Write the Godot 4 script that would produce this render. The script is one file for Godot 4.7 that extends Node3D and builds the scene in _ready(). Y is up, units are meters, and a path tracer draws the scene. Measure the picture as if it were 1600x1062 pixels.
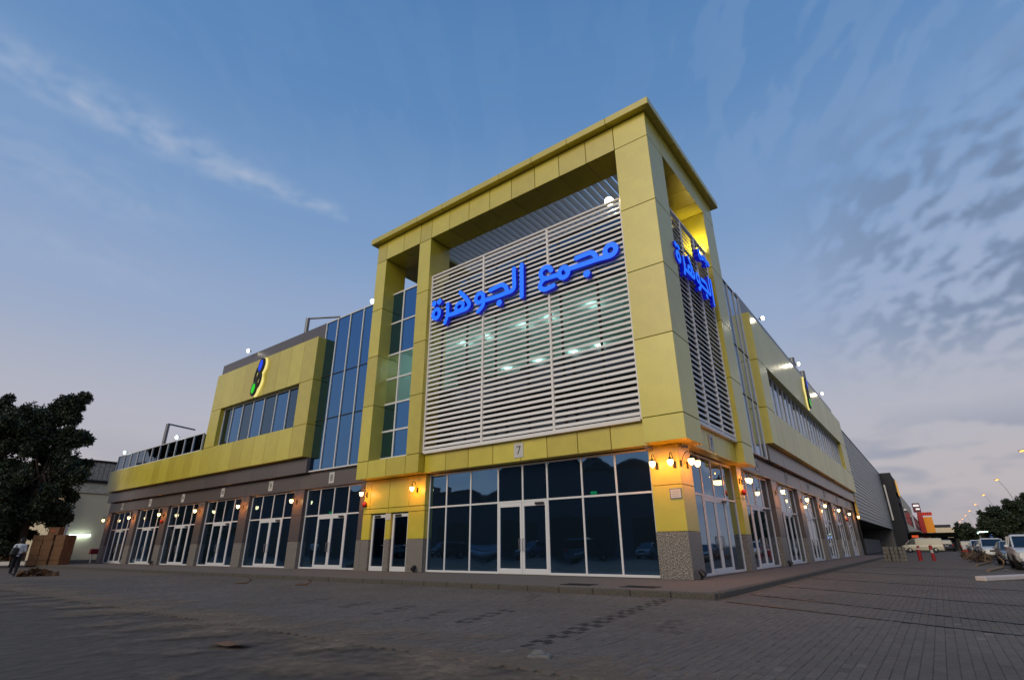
extends Node3D
# Dusk view of a corner shopping building with lime panels, louvred tower and street.
# Facades are built in local axes (u along the wall, y up, w outwards): FRONT faces +z, RIGHT faces +x.

const FRONT := Transform3D.IDENTITY
var RIGHT := Transform3D(Basis(Vector3.UP, PI / 2), Vector3.ZERO)
var FX := FRONT
var taken := {}
var mats := {}
var boxes := {}
var rng := RandomNumberGenerator.new()
var CAM := Vector3(6.117, 1.093, 17.0)

# ---------------------------------------------------------------- naming
func numbered(called: String, parent: Node) -> String:
	var key := str(parent.get_instance_id()) + called
	var n: int = taken.get(key, 0)
	taken[key] = n + 1
	return called if n == 0 else "%s_%03d" % [called, n]

func put(o: Node3D, called: String, parent: Node, xf := Transform3D.IDENTITY) -> Node3D:
	o.name = numbered(called, parent)
	parent.add_child(o, true)
	o.global_transform = xf
	return o

func tag(o: Node, label: String, category: String, group := "", kind := "") -> void:
	if label: o.set_meta("label", label)
	if category: o.set_meta("category", category)
	if group: o.set_meta("group", group)
	if kind: o.set_meta("kind", kind)

func thing(called: String, label: String, category: String, xf := Transform3D.IDENTITY, group := "") -> Node3D:
	var o := put(Node3D.new(), called, self, xf)
	tag(o, label, category, group)
	return o

func mesh_node(mesh: Mesh, m: Material, called: String, parent: Node, xf := Transform3D.IDENTITY) -> MeshInstance3D:
	var o := MeshInstance3D.new()
	o.mesh = mesh
	o.material_override = m
	put(o, called, parent, xf)
	return o

func at(x: float, y: float, z: float, turn := 0.0) -> Transform3D:
	return Transform3D(Basis(Vector3.UP, turn), Vector3(x, y, z))

# ---------------------------------------------------------------- materials
func c8(r: int, g: int, b: int) -> Color:
	return Color8(r, g, b)

func mat(key: String, col: Color, rough := 0.6, metal := 0.0, spec := 0.5) -> StandardMaterial3D:
	if mats.has(key): return mats[key]
	var m := StandardMaterial3D.new()
	m.albedo_color = col
	m.roughness = rough
	m.metallic = metal
	m.metallic_specular = spec
	mats[key] = m
	return m

func glow(key: String, col: Color, energy: float) -> StandardMaterial3D:
	if mats.has(key): return mats[key]
	var m := StandardMaterial3D.new()
	m.albedo_color = col.darkened(0.5)
	m.emission_enabled = true
	m.emission = col
	m.emission_energy_multiplier = energy
	m.roughness = 0.5
	mats[key] = m
	return m

func noise(sd: int, freq: float, octaves := 4, type := FastNoiseLite.TYPE_SIMPLEX) -> FastNoiseLite:
	var n := FastNoiseLite.new()
	n.seed = sd
	n.noise_type = type
	n.frequency = freq
	n.fractal_type = FastNoiseLite.FRACTAL_FBM
	n.fractal_octaves = octaves
	return n

# A tiling grey texture: a coarse and a fine noise, between lo and hi, tinted.
func grain(size: int, sd: int, coarse: float, fine: float, lo: Color, hi: Color, mixf := 0.5, gamma := 1.0) -> ImageTexture:
	var a := noise(sd, coarse, 4).get_seamless_image(size, size)
	var b := noise(sd + 7, fine, 2).get_seamless_image(size, size)
	a.convert(Image.FORMAT_L8)
	b.convert(Image.FORMAT_L8)
	var da := a.get_data()
	var db := b.get_data()
	var out := PackedByteArray()
	out.resize(size * size * 3)
	for i in size * size:
		var t := pow(clampf(lerpf(da[i], db[i], mixf) / 255.0, 0.0, 1.0), gamma)
		var c := lo.lerp(hi, t)
		out[i * 3] = int(c.r * 255.0)
		out[i * 3 + 1] = int(c.g * 255.0)
		out[i * 3 + 2] = int(c.b * 255.0)
	var im := Image.create_from_data(size, size, false, Image.FORMAT_RGB8, out)
	im.generate_mipmaps()
	return ImageTexture.create_from_image(im)

func bumps(size: int, sd: int, freq: float, strength: float) -> ImageTexture:
	var a := noise(sd, freq, 4).get_seamless_image(size, size)
	a.convert(Image.FORMAT_RGBA8)
	a.bump_map_to_normal_map(strength)
	return ImageTexture.create_from_image(a)

func textured(m: StandardMaterial3D, tex: Texture2D, metres: float, nrm: Texture2D = null, nscale := 1.0) -> StandardMaterial3D:
	m.albedo_texture = tex
	m.uv1_triplanar = true
	m.uv1_world_triplanar = true
	m.uv1_scale = Vector3.ONE / metres
	if nrm:
		m.normal_enabled = true
		m.normal_texture = nrm
		m.normal_scale = nscale
	return m

func make_materials() -> void:
	var w := Color(1, 1, 1)
	var g := Color(0.8, 0.8, 0.8)
	var fine_n := bumps(256, 3, 0.06, 3.0)
	textured(mat("yellow", c8(203, 186, 48), 0.36, 0.0, 0.9), grain(512, 11, 0.006, 0.05, Color(0.93, 0.93, 0.91), w, 0.3), 3.1)
	textured(mat("yellow2", c8(196, 178, 43), 0.36, 0.0, 0.9), grain(512, 12, 0.007, 0.06, Color(0.92, 0.92, 0.9), w, 0.3), 2.7)
	textured(mat("yellow3", c8(208, 193, 56), 0.36, 0.0, 0.9), grain(512, 12, 0.007, 0.06, Color(0.94, 0.93, 0.91), w, 0.3), 3.7)
	for k in ["yellow", "yellow2", "yellow3"]:
		mats[k].clearcoat_enabled = true
		mats[k].clearcoat = 0.4
		mats[k].clearcoat_roughness = 0.3
	mat("joint", c8(46, 43, 26), 0.9)
	textured(mat("greypanel", c8(112, 104, 101), 0.3), grain(512, 21, 0.05, 0.25, Color(0.72, 0.7, 0.7), w, 0.6), 1.3)
	textured(mat("greypanel2", c8(105, 98, 96), 0.3), grain(512, 22, 0.05, 0.25, Color(0.72, 0.7, 0.7), w, 0.6), 1.3)
	textured(mat("granite", c8(226, 221, 214), 0.4), grain(512, 31, 0.05, 0.09, Color(0.16, 0.16, 0.17), Color(1, 0.98, 0.95), 0.75, 1.25), 2.4)
	mat("white", c8(214, 214, 216), 0.4)
	mat("slat", c8(226, 221, 217), 0.45)
	mat("slatback", c8(188, 188, 190), 0.5)
	mat("dark", c8(28, 28, 30), 0.8)
	mat("darkwall", c8(50, 50, 54), 0.9)
	mat("steel", c8(120, 120, 124), 0.45, 0.6)
	mat("black", c8(16, 16, 17), 0.5)
	mat("matblack", c8(14, 14, 14), 1.0, 0.0, 0.2)
	mat("iron", c8(40, 36, 34), 0.5, 0.4)
	mat("room", c8(186, 214, 208), 0.8)
	mat("smoked", c8(14, 18, 22), 0.03, 0.0, 0.7)
	# coated reflective glazing
	mat("coat", c8(86, 128, 168), 0.02, 1.0)
	mat("coatdark", c8(78, 102, 122), 0.02, 1.0)
	var s := mat("shopglass", Color(0.38, 0.52, 0.64, 0.3), 0.02, 0.96)
	s.transparency = BaseMaterial3D.TRANSPARENCY_ALPHA
	var cl := mat("clearglass", Color(0.1, 0.16, 0.18, 0.25), 0.02, 0.0)
	cl.transparency = BaseMaterial3D.TRANSPARENCY_ALPHA
	textured(mat("asphalt", c8(92, 83, 75), 0.92), grain(1024, 41, 0.01, 0.35, Color(0.74, 0.72, 0.7), w, 0.5), 5.0, fine_n, 0.4)
	textured(mat("pavebed", c8(112, 99, 87), 0.95), grain(512, 43, 0.03, 0.3, g, w, 0.5), 1.5)
	textured(mat("pavement", c8(124, 117, 110), 0.85), grain(512, 44, 0.03, 0.3, Color(0.72, 0.71, 0.7), w, 0.5), 1.7, fine_n, 0.5)
	textured(mat("kerb", c8(112, 106, 98), 0.9), grain(512, 45, 0.03, 0.3, Color(0.6, 0.58, 0.55), w, 0.5), 1.1, fine_n, 0.8)
	var pv := textured(mat("paver", Color(1, 1, 1), 0.9), grain(512, 46, 0.04, 0.35, Color(0.76, 0.75, 0.74), w, 0.5), 1.9, fine_n, 0.4)
	pv.vertex_color_use_as_albedo = true
	textured(mat("concrete", c8(140, 138, 134), 0.9), grain(512, 47, 0.02, 0.3, Color(0.66, 0.64, 0.62), w, 0.4), 2.2, fine_n, 0.6)
	textured(mat("clad", c8(178, 180, 175), 0.4, 0.2), grain(512, 48, 0.02, 0.3, Color(0.8, 0.8, 0.8), w, 0.4), 2.6)
	textured(mat("cream", c8(238, 224, 198), 0.8), grain(512, 49, 0.015, 0.2, Color(0.78, 0.76, 0.72), w, 0.35), 4.0)
	textured(mat("rustroof", c8(208, 203, 192), 0.6), grain(512, 50, 0.02, 0.1, Color(0.6, 0.54, 0.5), w, 0.3), 3.0)
	textured(mat("carton", c8(134, 98, 68), 0.85), grain(256, 51, 0.02, 0.3, Color(0.75, 0.72, 0.68), w, 0.4), 1.4)
	textured(mat("carton2", c8(118, 86, 60), 0.85), grain(256, 52, 0.02, 0.3, Color(0.75, 0.72, 0.68), w, 0.4), 1.4)
	mat("tape", c8(176, 66, 40), 0.6)
	textured(mat("bark", c8(78, 64, 52), 0.95), grain(256, 53, 0.03, 0.2, Color(0.5, 0.48, 0.45), w, 0.4), 0.8, fine_n, 1.0)
	var lf := mat("leaf", Color(1, 1, 1), 0.6)
	lf.vertex_color_use_as_albedo = true
	lf.cull_mode = BaseMaterial3D.CULL_DISABLED
	lf.backlight_enabled = true
	lf.backlight = Color(0.12, 0.16, 0.05)
	mat("red", c8(150, 22, 20), 0.5)
	mat("carwhite", c8(206, 208, 210), 0.25).clearcoat_enabled = true
	mat("carsilver", c8(120, 124, 128), 0.3, 0.4).clearcoat_enabled = true
	mat("carblack", c8(18, 19, 22), 0.25).clearcoat_enabled = true
	mat("carblue", c8(36, 52, 84), 0.3).clearcoat_enabled = true
	mat("carbeige", c8(196, 190, 170), 0.35).clearcoat_enabled = true
	mat("carglass", c8(22, 27, 32), 0.04, 0.1, 0.9)
	mat("tyre", c8(20, 20, 20), 0.9)
	mat("rim", c8(140, 142, 145), 0.35, 0.7)
	mat("lens", c8(210, 214, 218), 0.1, 0.2)
	mat("redlens", c8(170, 16, 20), 0.2)
	glow("bulb", Color(1.0, 0.83, 0.55), 7.0)
	glow("flood", Color(1.0, 0.97, 0.86), 16.0)
	glow("coolflood", Color(0.85, 1.0, 1.0), 14.0)
	glow("tube", Color(0.82, 0.97, 1.0), 9.0)
	glow("downlight", Color(0.82, 1.0, 1.0), 12.0)
	mat("oppwall", c8(64, 70, 76), 0.9)
	glow("blueface", Color(0.0, 0.4, 1.0), 1.15)
	glow("blueside", Color(0.0, 0.03, 0.8), 0.4)
	glow("halo", Color(1.0, 0.93, 0.58), 0.85)
	glow("logoblue", Color(0.04, 0.26, 1.0), 0.75)
	glow("logogreen", Color(0.1, 0.85, 0.03), 0.75)
	glow("exit", Color(0.1, 1.0, 0.6), 5.0)
	glow("sodium", Color(1.0, 0.55, 0.2), 6.0)
	glow("sodiumyellow", Color(1.0, 0.68, 0.15), 4.0)
	glow("ledwhite", Color(0.75, 1.0, 0.85), 5.0)
	glow("ledblue", Color(0.55, 0.75, 1.0), 9.0)
	mat("plate", c8(190, 188, 184), 0.6)

# ---------------------------------------------------------------- shapes
func new_st() -> SurfaceTool:
	var st := SurfaceTool.new()
	st.begin(Mesh.PRIMITIVE_TRIANGLES)
	return st

func tri(st: SurfaceTool, a: Vector3, b: Vector3, c: Vector3, n: Vector3) -> void:
	var f := (c - a).cross(b - a)
	st.set_normal(n); st.add_vertex(a)
	if f.dot(n) >= 0.0:
		st.set_normal(n); st.add_vertex(b)
		st.set_normal(n); st.add_vertex(c)
	else:
		st.set_normal(n); st.add_vertex(c)
		st.set_normal(n); st.add_vertex(b)

func quad(st: SurfaceTool, a: Vector3, b: Vector3, c: Vector3, d: Vector3, n: Vector3) -> void:
	tri(st, a, b, c, n)
	tri(st, a, c, d, n)

# A box between two corners, with small chamfers when bev > 0.
func bx(st: SurfaceTool, lo: Vector3, hi: Vector3, bev := 0.0) -> void:
	var c := (lo + hi) / 2.0
	var h := (hi - lo) / 2.0
	var b := minf(bev, minf(h.x, minf(h.y, h.z)) * 0.8)
	for ax in 3:
		var u := (ax + 1) % 3
		var v := (ax + 2) % 3
		for s: float in [-1.0, 1.0]:
			var n := Vector3.ZERO
			n[ax] = s
			var p := []
			for q in [[-1, -1], [1, -1], [1, 1], [-1, 1]]:
				var k := c
				k[ax] += s * h[ax]
				k[u] += q[0] * (h[u] - b)
				k[v] += q[1] * (h[v] - b)
				p.append(k)
			quad(st, p[0], p[1], p[2], p[3], n)
	if b <= 0.0: return
	for ax in 3:
		var u := (ax + 1) % 3
		var v := (ax + 2) % 3
		for su: float in [-1.0, 1.0]:
			for sv: float in [-1.0, 1.0]:
				var n := Vector3.ZERO
				n[u] = su
				n[v] = sv
				n = n.normalized()
				var p := []
				for q in [[-1, 0], [1, 0], [1, 1], [-1, 1]]:
					var k := c
					k[ax] += q[0] * (h[ax] - b)
					k[u] += su * (h[u] - (b if q[1] == 1 else 0.0))
					k[v] += sv * (h[v] - (0.0 if q[1] == 1 else b))
					p.append(k)
				quad(st, p[0], p[1], p[2], p[3], n)
	for sx: float in [-1.0, 1.0]:
		for sy: float in [-1.0, 1.0]:
			for sz: float in [-1.0, 1.0]:
				var s := Vector3(sx, sy, sz)
				var q := []
				for ax in 3:
					var k := c
					for j in 3: k[j] += s[j] * (h[j] - (0.0 if j == ax else b))
					q.append(k)
				tri(st, q[0], q[1], q[2], s.normalized())

func box_mesh(size: Vector3, bev := 0.0) -> Mesh:
	var key := "%.3f_%.3f_%.3f_%.3f" % [size.x, size.y, size.z, bev]
	if boxes.has(key): return boxes[key]
	var st := new_st()
	bx(st, -size / 2.0, size / 2.0, bev)
	boxes[key] = st.commit()
	return boxes[key]

# A box in the current facade's axes, as a named part.
func blk(called: String, parent: Node, u0: float, u1: float, y0: float, y1: float, w0: float, w1: float, m: Material, bev := 0.0) -> MeshInstance3D:
	var s := Vector3(absf(u1 - u0), absf(y1 - y0), absf(w1 - w0))
	return mesh_node(box_mesh(s, bev), m, called, parent, FX * Transform3D(Basis.IDENTITY, Vector3((u0 + u1) / 2, (y0 + y1) / 2, (w0 + w1) / 2)))

func frame_at(d: Vector3) -> Basis:
	var up := Vector3.UP if absf(d.y) < 0.95 else Vector3.RIGHT
	var x := up.cross(d).normalized()
	return Basis(x, d.cross(x).normalized(), d)

# A tube along points; radii may differ at each point.
func tube(st: SurfaceTool, pts: Array, radii: Array, sides := 8, caps := true) -> void:
	var rings := []
	var norms := []
	for i in pts.size():
		var d: Vector3 = (pts[mini(i + 1, pts.size() - 1)] - pts[maxi(i - 1, 0)]).normalized()
		var f := frame_at(d)
		var r: float = radii[mini(i, radii.size() - 1)]
		var ring := []
		var nr := []
		for k in sides:
			var a := TAU * k / sides
			var n := f.x * cos(a) + f.y * sin(a)
			ring.append(pts[i] + n * r)
			nr.append(n)
		rings.append(ring)
		norms.append(nr)
	for i in pts.size() - 1:
		for k in sides:
			var l := (k + 1) % sides
			smooth_quad(st, [rings[i][k], rings[i][l], rings[i + 1][l], rings[i + 1][k]], [norms[i][k], norms[i][l], norms[i + 1][l], norms[i + 1][k]])
	if caps:
		for e in [0, pts.size() - 1]:
			var d: Vector3 = (pts[0] - pts[1]).normalized() if e == 0 else (pts[e] - pts[e - 1]).normalized()
			for k in sides: tri(st, pts[e], rings[e][k], rings[e][(k + 1) % sides], d)

func smooth_quad(st: SurfaceTool, p: Array, n: Array) -> void:
	var f: Vector3 = (p[2] - p[0]).cross(p[1] - p[0])
	var order := [0, 1, 2, 0, 2, 3] if f.dot(n[0] + n[2]) >= 0 else [0, 2, 1, 0, 3, 2]
	for i in order:
		st.set_normal(n[i])
		st.add_vertex(p[i])

# A lathe round the y axis: profile of (radius, height).
func lathe(st: SurfaceTool, prof: Array, sides := 16, o := Vector3.ZERO) -> void:
	for i in prof.size() - 1:
		var a: Vector2 = prof[i]
		var b: Vector2 = prof[i + 1]
		var t := (b - a).normalized()
		var n2 := Vector2(t.y, -t.x)
		for k in sides:
			var p := []
			var n := []
			for q in [[a, k], [a, k + 1], [b, k + 1], [b, k]]:
				var an: float = TAU * q[1] / sides
				var v: Vector2 = q[0]
				p.append(o + Vector3(v.x * cos(an), v.y, v.x * sin(an)))
				n.append(Vector3(n2.x * cos(an), n2.y, n2.x * sin(an)))
			smooth_quad(st, p, n)

func ball(st: SurfaceTool, c: Vector3, r: Vector3, rows := 8, sides := 12) -> void:
	for i in rows:
		for k in sides:
			var p := []
			var n := []
			for q in [[i, k], [i, k + 1], [i + 1, k + 1], [i + 1, k]]:
				var la: float = PI * q[0] / rows - PI / 2
				var lo: float = TAU * q[1] / sides
				var d := Vector3(cos(la) * cos(lo), sin(la), cos(la) * sin(lo))
				p.append(c + d * r)
				n.append((d / r).normalized())
			smooth_quad(st, p, n)

# A flat stroke with round ends or a closed loop, extruded from w0 to w1 (letters). Faces go to sf, sides to ss.
func stroke(sf: SurfaceTool, ss: SurfaceTool, path: Array, hw: float, w0: float, w1: float, closed := false) -> void:
	var n := path.size()
	var lft := []
	var rgt := []
	for i in n:
		var a: Vector2 = path[(i - 1 + n) % n] if closed or i > 0 else path[i]
		var b: Vector2 = path[(i + 1) % n] if closed or i < n - 1 else path[i]
		var m: Vector2 = path[i]
		var d0 := (m - a).normalized() if m != a else (b - m).normalized()
		var d1 := (b - m).normalized() if m != b else d0
		var t := (d0 + d1).normalized()
		var nn := Vector2(-t.y, t.x)
		var k := 1.0 / maxf(0.6, nn.dot(Vector2(-d0.y, d0.x)))
		lft.append(m + nn * hw * k)
		rgt.append(m - nn * hw * k)
	var v := func(p: Vector2, w: float) -> Vector3: return Vector3(p.x, p.y, w)
	for i in (n if closed else n - 1):
		var j := (i + 1) % n
		quad(sf, v.call(lft[i], w1), v.call(lft[j], w1), v.call(rgt[j], w1), v.call(rgt[i], w1), Vector3.BACK)
		quad(ss, v.call(lft[i], w0), v.call(lft[j], w0), v.call(rgt[j], w0), v.call(rgt[i], w0), Vector3.FORWARD)
		for s in [lft, rgt]:
			var e: Vector2 = s[j] - s[i]
			var out := Vector3(-e.y, e.x, 0).normalized() * (1.0 if s == lft else -1.0)
			quad(ss, v.call(s[i], w0), v.call(s[j], w0), v.call(s[j], w1), v.call(s[i], w1), out)
	if closed: return
	for e in [0, n - 1]:
		var c: Vector2 = path[e]
		var d: Vector2 = (path[0] - path[1]).normalized() if e == 0 else (path[n - 1] - path[n - 2]).normalized()
		var prev := Vector2.ZERO
		for k in 9:
			var q := c + d.rotated(-PI / 2 + PI * k / 8.0) * hw
			if k > 0:
				tri(sf, v.call(c, w1), v.call(prev, w1), v.call(q, w1), Vector3.BACK)
				tri(ss, v.call(c, w0), v.call(prev, w0), v.call(q, w0), Vector3.FORWARD)
				var o := ((prev + q) / 2 - c).normalized()
				quad(ss, v.call(prev, w0), v.call(q, w0), v.call(q, w1), v.call(prev, w1), Vector3(o.x, o.y, 0))
			prev = q

func rounded(path: Array, steps := 5) -> Array:
	var out := []
	for i in path.size() - 1:
		var p0: Vector2 = path[maxi(i - 1, 0)]
		var p1: Vector2 = path[i]
		var p2: Vector2 = path[i + 1]
		var p3: Vector2 = path[mini(i + 2, path.size() - 1)]
		for k in steps: out.append(p1.cubic_interpolate(p2, p0, p3, float(k) / steps))
	out.append(path[-1])
	return out

func oval(c: Vector2, rx: float, ry: float, n := 24, tilt := 0.0) -> Array:
	var out := []
	for k in n: out.append(c + Vector2(cos(TAU * k / n) * rx, sin(TAU * k / n) * ry).rotated(tilt))
	return out

# A filled outline extruded from w0 to w1.
func prism(sf: SurfaceTool, ss: SurfaceTool, outline: Array, w0: float, w1: float) -> void:
	var poly := PackedVector2Array(outline)
	var ix := Geometry2D.triangulate_polygon(poly)
	for k in range(0, ix.size(), 3):
		for e in [[w1, Vector3.BACK, sf], [w0, Vector3.FORWARD, ss]]:
			var q := []
			for j in 3: q.append(Vector3(poly[ix[k + j]].x, poly[ix[k + j]].y, e[0]))
			tri(e[2], q[0], q[1], q[2], e[1])
	var s := -1.0 if Geometry2D.is_polygon_clockwise(poly) else 1.0
	for i in poly.size():
		var a := poly[i]
		var b := poly[(i + 1) % poly.size()]
		var o := Vector3(b.y - a.y, a.x - b.x, 0).normalized() * s
		quad(ss, Vector3(a.x, a.y, w0), Vector3(b.x, b.y, w0), Vector3(b.x, b.y, w1), Vector3(a.x, a.y, w1), o)

# A glass pane that bulges slightly, as sealed units do.
func pane(called: String, parent: Node, u0: float, u1: float, y0: float, y1: float, w: float, m: Material, bulge := 0.006) -> void:
	var st := new_st()
	var hx := (u1 - u0) / 2
	var hy := (y1 - y0) / 2
	var n := 5
	var amp := bulge * rng.randf_range(-1.3, 0.9)
	var tx := rng.randf_range(-0.002, 0.002)
	var ty := rng.randf_range(-0.002, 0.002)
	var pos := func(i: int, j: int) -> Vector3:
		var a := 2.0 * i / n - 1.0
		var b := 2.0 * j / n - 1.0
		return Vector3(a * hx, b * hy, amp * (1 - a * a) * (1 - b * b) + tx * a * hx + ty * b * hy)
	var nor := func(i: int, j: int) -> Vector3:
		var a := 2.0 * i / n - 1.0
		var b := 2.0 * j / n - 1.0
		return Vector3(amp * 2 * a * (1 - b * b) / hx - tx, amp * 2 * b * (1 - a * a) / hy - ty, 1).normalized()
	for i in n:
		for j in n:
			var p := []
			var q := []
			for k in [[i, j], [i + 1, j], [i + 1, j + 1], [i, j + 1]]:
				p.append(pos.call(k[0], k[1]))
				q.append(nor.call(k[0], k[1]))
			smooth_quad(st, p, q)
	mesh_node(st.commit(), m, called, parent, FX * Transform3D(Basis.IDENTITY, Vector3((u0 + u1) / 2, (y0 + y1) / 2, w)))

# ---------------------------------------------------------------- sky
func make_sky() -> PanoramaSkyMaterial:
	var W := 1536
	var H := 768
	var soft := noise(5, 1.0, 4)
	var wisp := noise(9, 1.0, 5)
	var warp := noise(15, 1.3, 3)
	var stops := [[0.0, c8(176, 168, 170)], [5.0, c8(188, 181, 185)], [12.0, c8(179, 181, 194)], [22.0, c8(150, 169, 201)], [33.0, c8(121, 154, 197)], [46.0, c8(94, 136, 186)], [62.0, c8(76, 121, 174)], [90.0, c8(64, 108, 162)]]
	var grad: Array[Color] = []
	for k in 181:
		var e := k * 0.5
		var c: Color = stops[-1][1]
		for i in stops.size() - 1:
			if e >= stops[i][0] and e <= stops[i + 1][0]:
				c = stops[i][1].lerp(stops[i + 1][1], smoothstep(0, 1, (e - stops[i][0]) / (stops[i + 1][0] - stops[i][0])) * 0.5 + (e - stops[i][0]) / (stops[i + 1][0] - stops[i][0]) * 0.5)
				break
		grad.append(c)
	var out := PackedByteArray()
	out.resize(W * H * 3)
	var ground := c8(92, 90, 92)
	var cloud := c8(112, 131, 160)
	var pale := c8(186, 192, 212)
	var trail := [Vector2(-93, 36.0), Vector2(-84.2, 35.5), Vector2(-77.6, 35.1), Vector2(-68, 34.5), Vector2(-57.5, 33.3)]
	for j in H:
		var e := (0.5 - (j + 0.5) / H) * 180.0
		var er := deg_to_rad(e)
		var base: Color = ground
		if e > 0.0:
			var gi := e * 2.0
			base = grad[int(gi)].lerp(grad[mini(int(gi) + 1, 180)], gi - floorf(gi))
		for i in W:
			var c := base
			var az := fposmod((i + 0.5) / W * 360.0 + 180.0, 360.0) - 180.0
			if e > 0.0:
				var ar := deg_to_rad(az)
				var d := Vector3(sin(ar) * cos(er), sin(er), -cos(ar) * cos(er))
				var q := Vector2(d.x, d.z) / (d.y + 0.16)
				var wv := warp.get_noise_2dv(q) * 0.35
				var along := q.x * 0.52 + q.y * 0.85
				var across := q.x * 0.85 - q.y * 0.52
				# bank of grey blue cloud to the right, thinning to the left
				var m := smoothstep(-9.0, 9.0, az) * smoothstep(175.0, 60.0, az)
				m *= smoothstep(11.0, 20.0, e) * smoothstep(41.0, 27.0, e)
				if m > 0.01:
					var n := soft.get_noise_2d(along * 1.2 + 3.0, across * 2.2) * 0.5 + wisp.get_noise_2d(along * 6.5 + wv * 1.5, across * 12.5 - wv * 2.0) * 0.8
					c = c.lerp(cloud, clampf((n + 0.14) * 2.0, 0.0, 0.75) * m)
					c = c.lerp(pale, clampf((-n - 0.1) * 0.8, 0.0, 0.2) * m)
				# low bars near the horizon
				var lo := smoothstep(1.2, 4.0, e) * smoothstep(12.0, 7.5, e) * (0.25 + 0.75 * smoothstep(-14.0, 3.0, az) * smoothstep(170.0, 80.0, az))
				if lo > 0.01:
					var n := soft.get_noise_2d(az * 0.035 + 4.0, e * 0.36 + wv * 0.8)
					c = c.lerp(c8(128, 141, 164), clampf((n + 0.12) * 1.8, 0.0, 0.55) * lo)
				# pale high streaks
				var hi := smoothstep(30.0, 40.0, e) * smoothstep(75.0, 50.0, e) * (0.25 + 0.75 * smoothstep(-20.0, -4.0, az) * smoothstep(150.0, 60.0, az))
				if hi > 0.01:
					var n := wisp.get_noise_2d(along * 2.6 + 9.0, across * 9.0 + wv)
					c = c.lerp(c8(168, 180, 208), clampf((n - 0.02) * 1.1, 0.0, 0.15) * hi)
				# an old vapour trail and two fainter ones below it
				if az > -100.0 and az < -52.0 and e > 20.0 and e < 42.0:
					for tr: Array in [[0.0, 1.0, 1.0], [-6.3, 0.42, 1.5], [-11.8, 0.3, 1.0]]:
						for k in 4:
							var a: Vector2 = trail[k]
							var b: Vector2 = trail[k + 1]
							if az >= a.x and az < b.x:
								var mid := lerpf(a.y, b.y, (az - a.x) / (b.x - a.x)) + float(tr[0]) + wv * 1.1
								var wd := lerpf(1.9, 0.6, smoothstep(-80.0, -56.0, az)) * float(tr[2])
								var off := (e - mid) / wd
								var body := exp(-off * off * (2.6 if off < 0 else 0.75))
								var tex := 0.62 + 0.75 * wisp.get_noise_2d(az * 0.16, e * 0.55 + wv * 2.0) + 0.3 * soft.get_noise_2d(az * 0.6, e * 0.8)
								var fade := smoothstep(-55.5, -60.0, az) * smoothstep(-100.0, -86.0, az)
								if float(tr[1]) < 0.9: fade *= smoothstep(-66.0, -80.0, az)
								c = c.lerp(c8(186, 193, 212), clampf(body * tex * fade * 0.5 * float(tr[1]), 0.0, 0.7))
			var o := (j * W + i) * 3
			out[o] = int(c.r * 255.0)
			out[o + 1] = int(c.g * 255.0)
			out[o + 2] = int(c.b * 255.0)
	var sky := PanoramaSkyMaterial.new()
	sky.panorama = ImageTexture.create_from_image(Image.create_from_data(W, H, false, Image.FORMAT_RGB8, out))
	return sky

# ---------------------------------------------------------------- entry
func _ready() -> void:
	rng.seed = 20260
	var cam := Camera3D.new()
	cam.basis = Basis(Vector3.UP, 0.64931) * Basis(Vector3.RIGHT, 0.37882) * Basis(Vector3.BACK, -0.00853)
	cam.position = CAM
	cam.fov = 66.09
	cam.near = 0.1
	cam.far = 4000.0
	cam.name = "camera"
	add_child(cam)
	cam.make_current()
	var env := Environment.new()
	env.background_mode = Environment.BG_SKY
	env.sky = Sky.new()
	env.sky.sky_material = make_sky()
	env.tonemap_mode = Environment.TONE_MAPPER_LINEAR
	env.tonemap_exposure = 1.0
	env.sdfgi_enabled = true
	env.ssao_enabled = true
	env.ssil_enabled = true
	var we := WorldEnvironment.new()
	we.environment = env
	we.name = "world_environment"
	add_child(we)
	var sun := DirectionalLight3D.new()     # the afterglow of the set sun, behind the camera: broad and soft
	sun.light_energy = 0.54
	sun.light_color = Color(1.0, 0.93, 0.8)
	sun.light_angular_distance = 40.0
	sun.shadow_enabled = true
	sun.name = "sun"
	add_child(sun)
	sun.look_at_from_position(Vector3.ZERO, -Vector3(0.0, 0.44, 0.9))
	make_materials()
	build_ground()
	build_building()
	build_neighbours()
	build_lights_and_signs()
	build_left_corner()
	build_right_street()
	build_across_the_road()

# ---------------------------------------------------------------- the building
func yellow() -> Material:
	return mats[["yellow", "yellow2", "yellow3"][rng.randi() % 3]]

func grey() -> Material:
	return mats[["greypanel", "greypanel2"][rng.randi() % 2]]

# A run of cladding cassettes along u, each a part with its own joint.
func cassettes(called: String, parent: Node, us: Array, ys: Array, w0: float, w1: float, skin: Callable, gap := 0.012) -> void:
	for i in us.size() - 1:
		for j in ys.size() - 1:
			blk(called, parent, us[i] + gap, us[i + 1] - gap, ys[j] + gap, ys[j + 1] - gap, w0, w1 + rng.randf_range(-0.003, 0.003), skin.call(), 0.008)

func span(a: float, b: float, n: int) -> Array:
	var out := []
	for i in n + 1: out.append(lerpf(a, b, float(i) / n))
	return out

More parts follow.
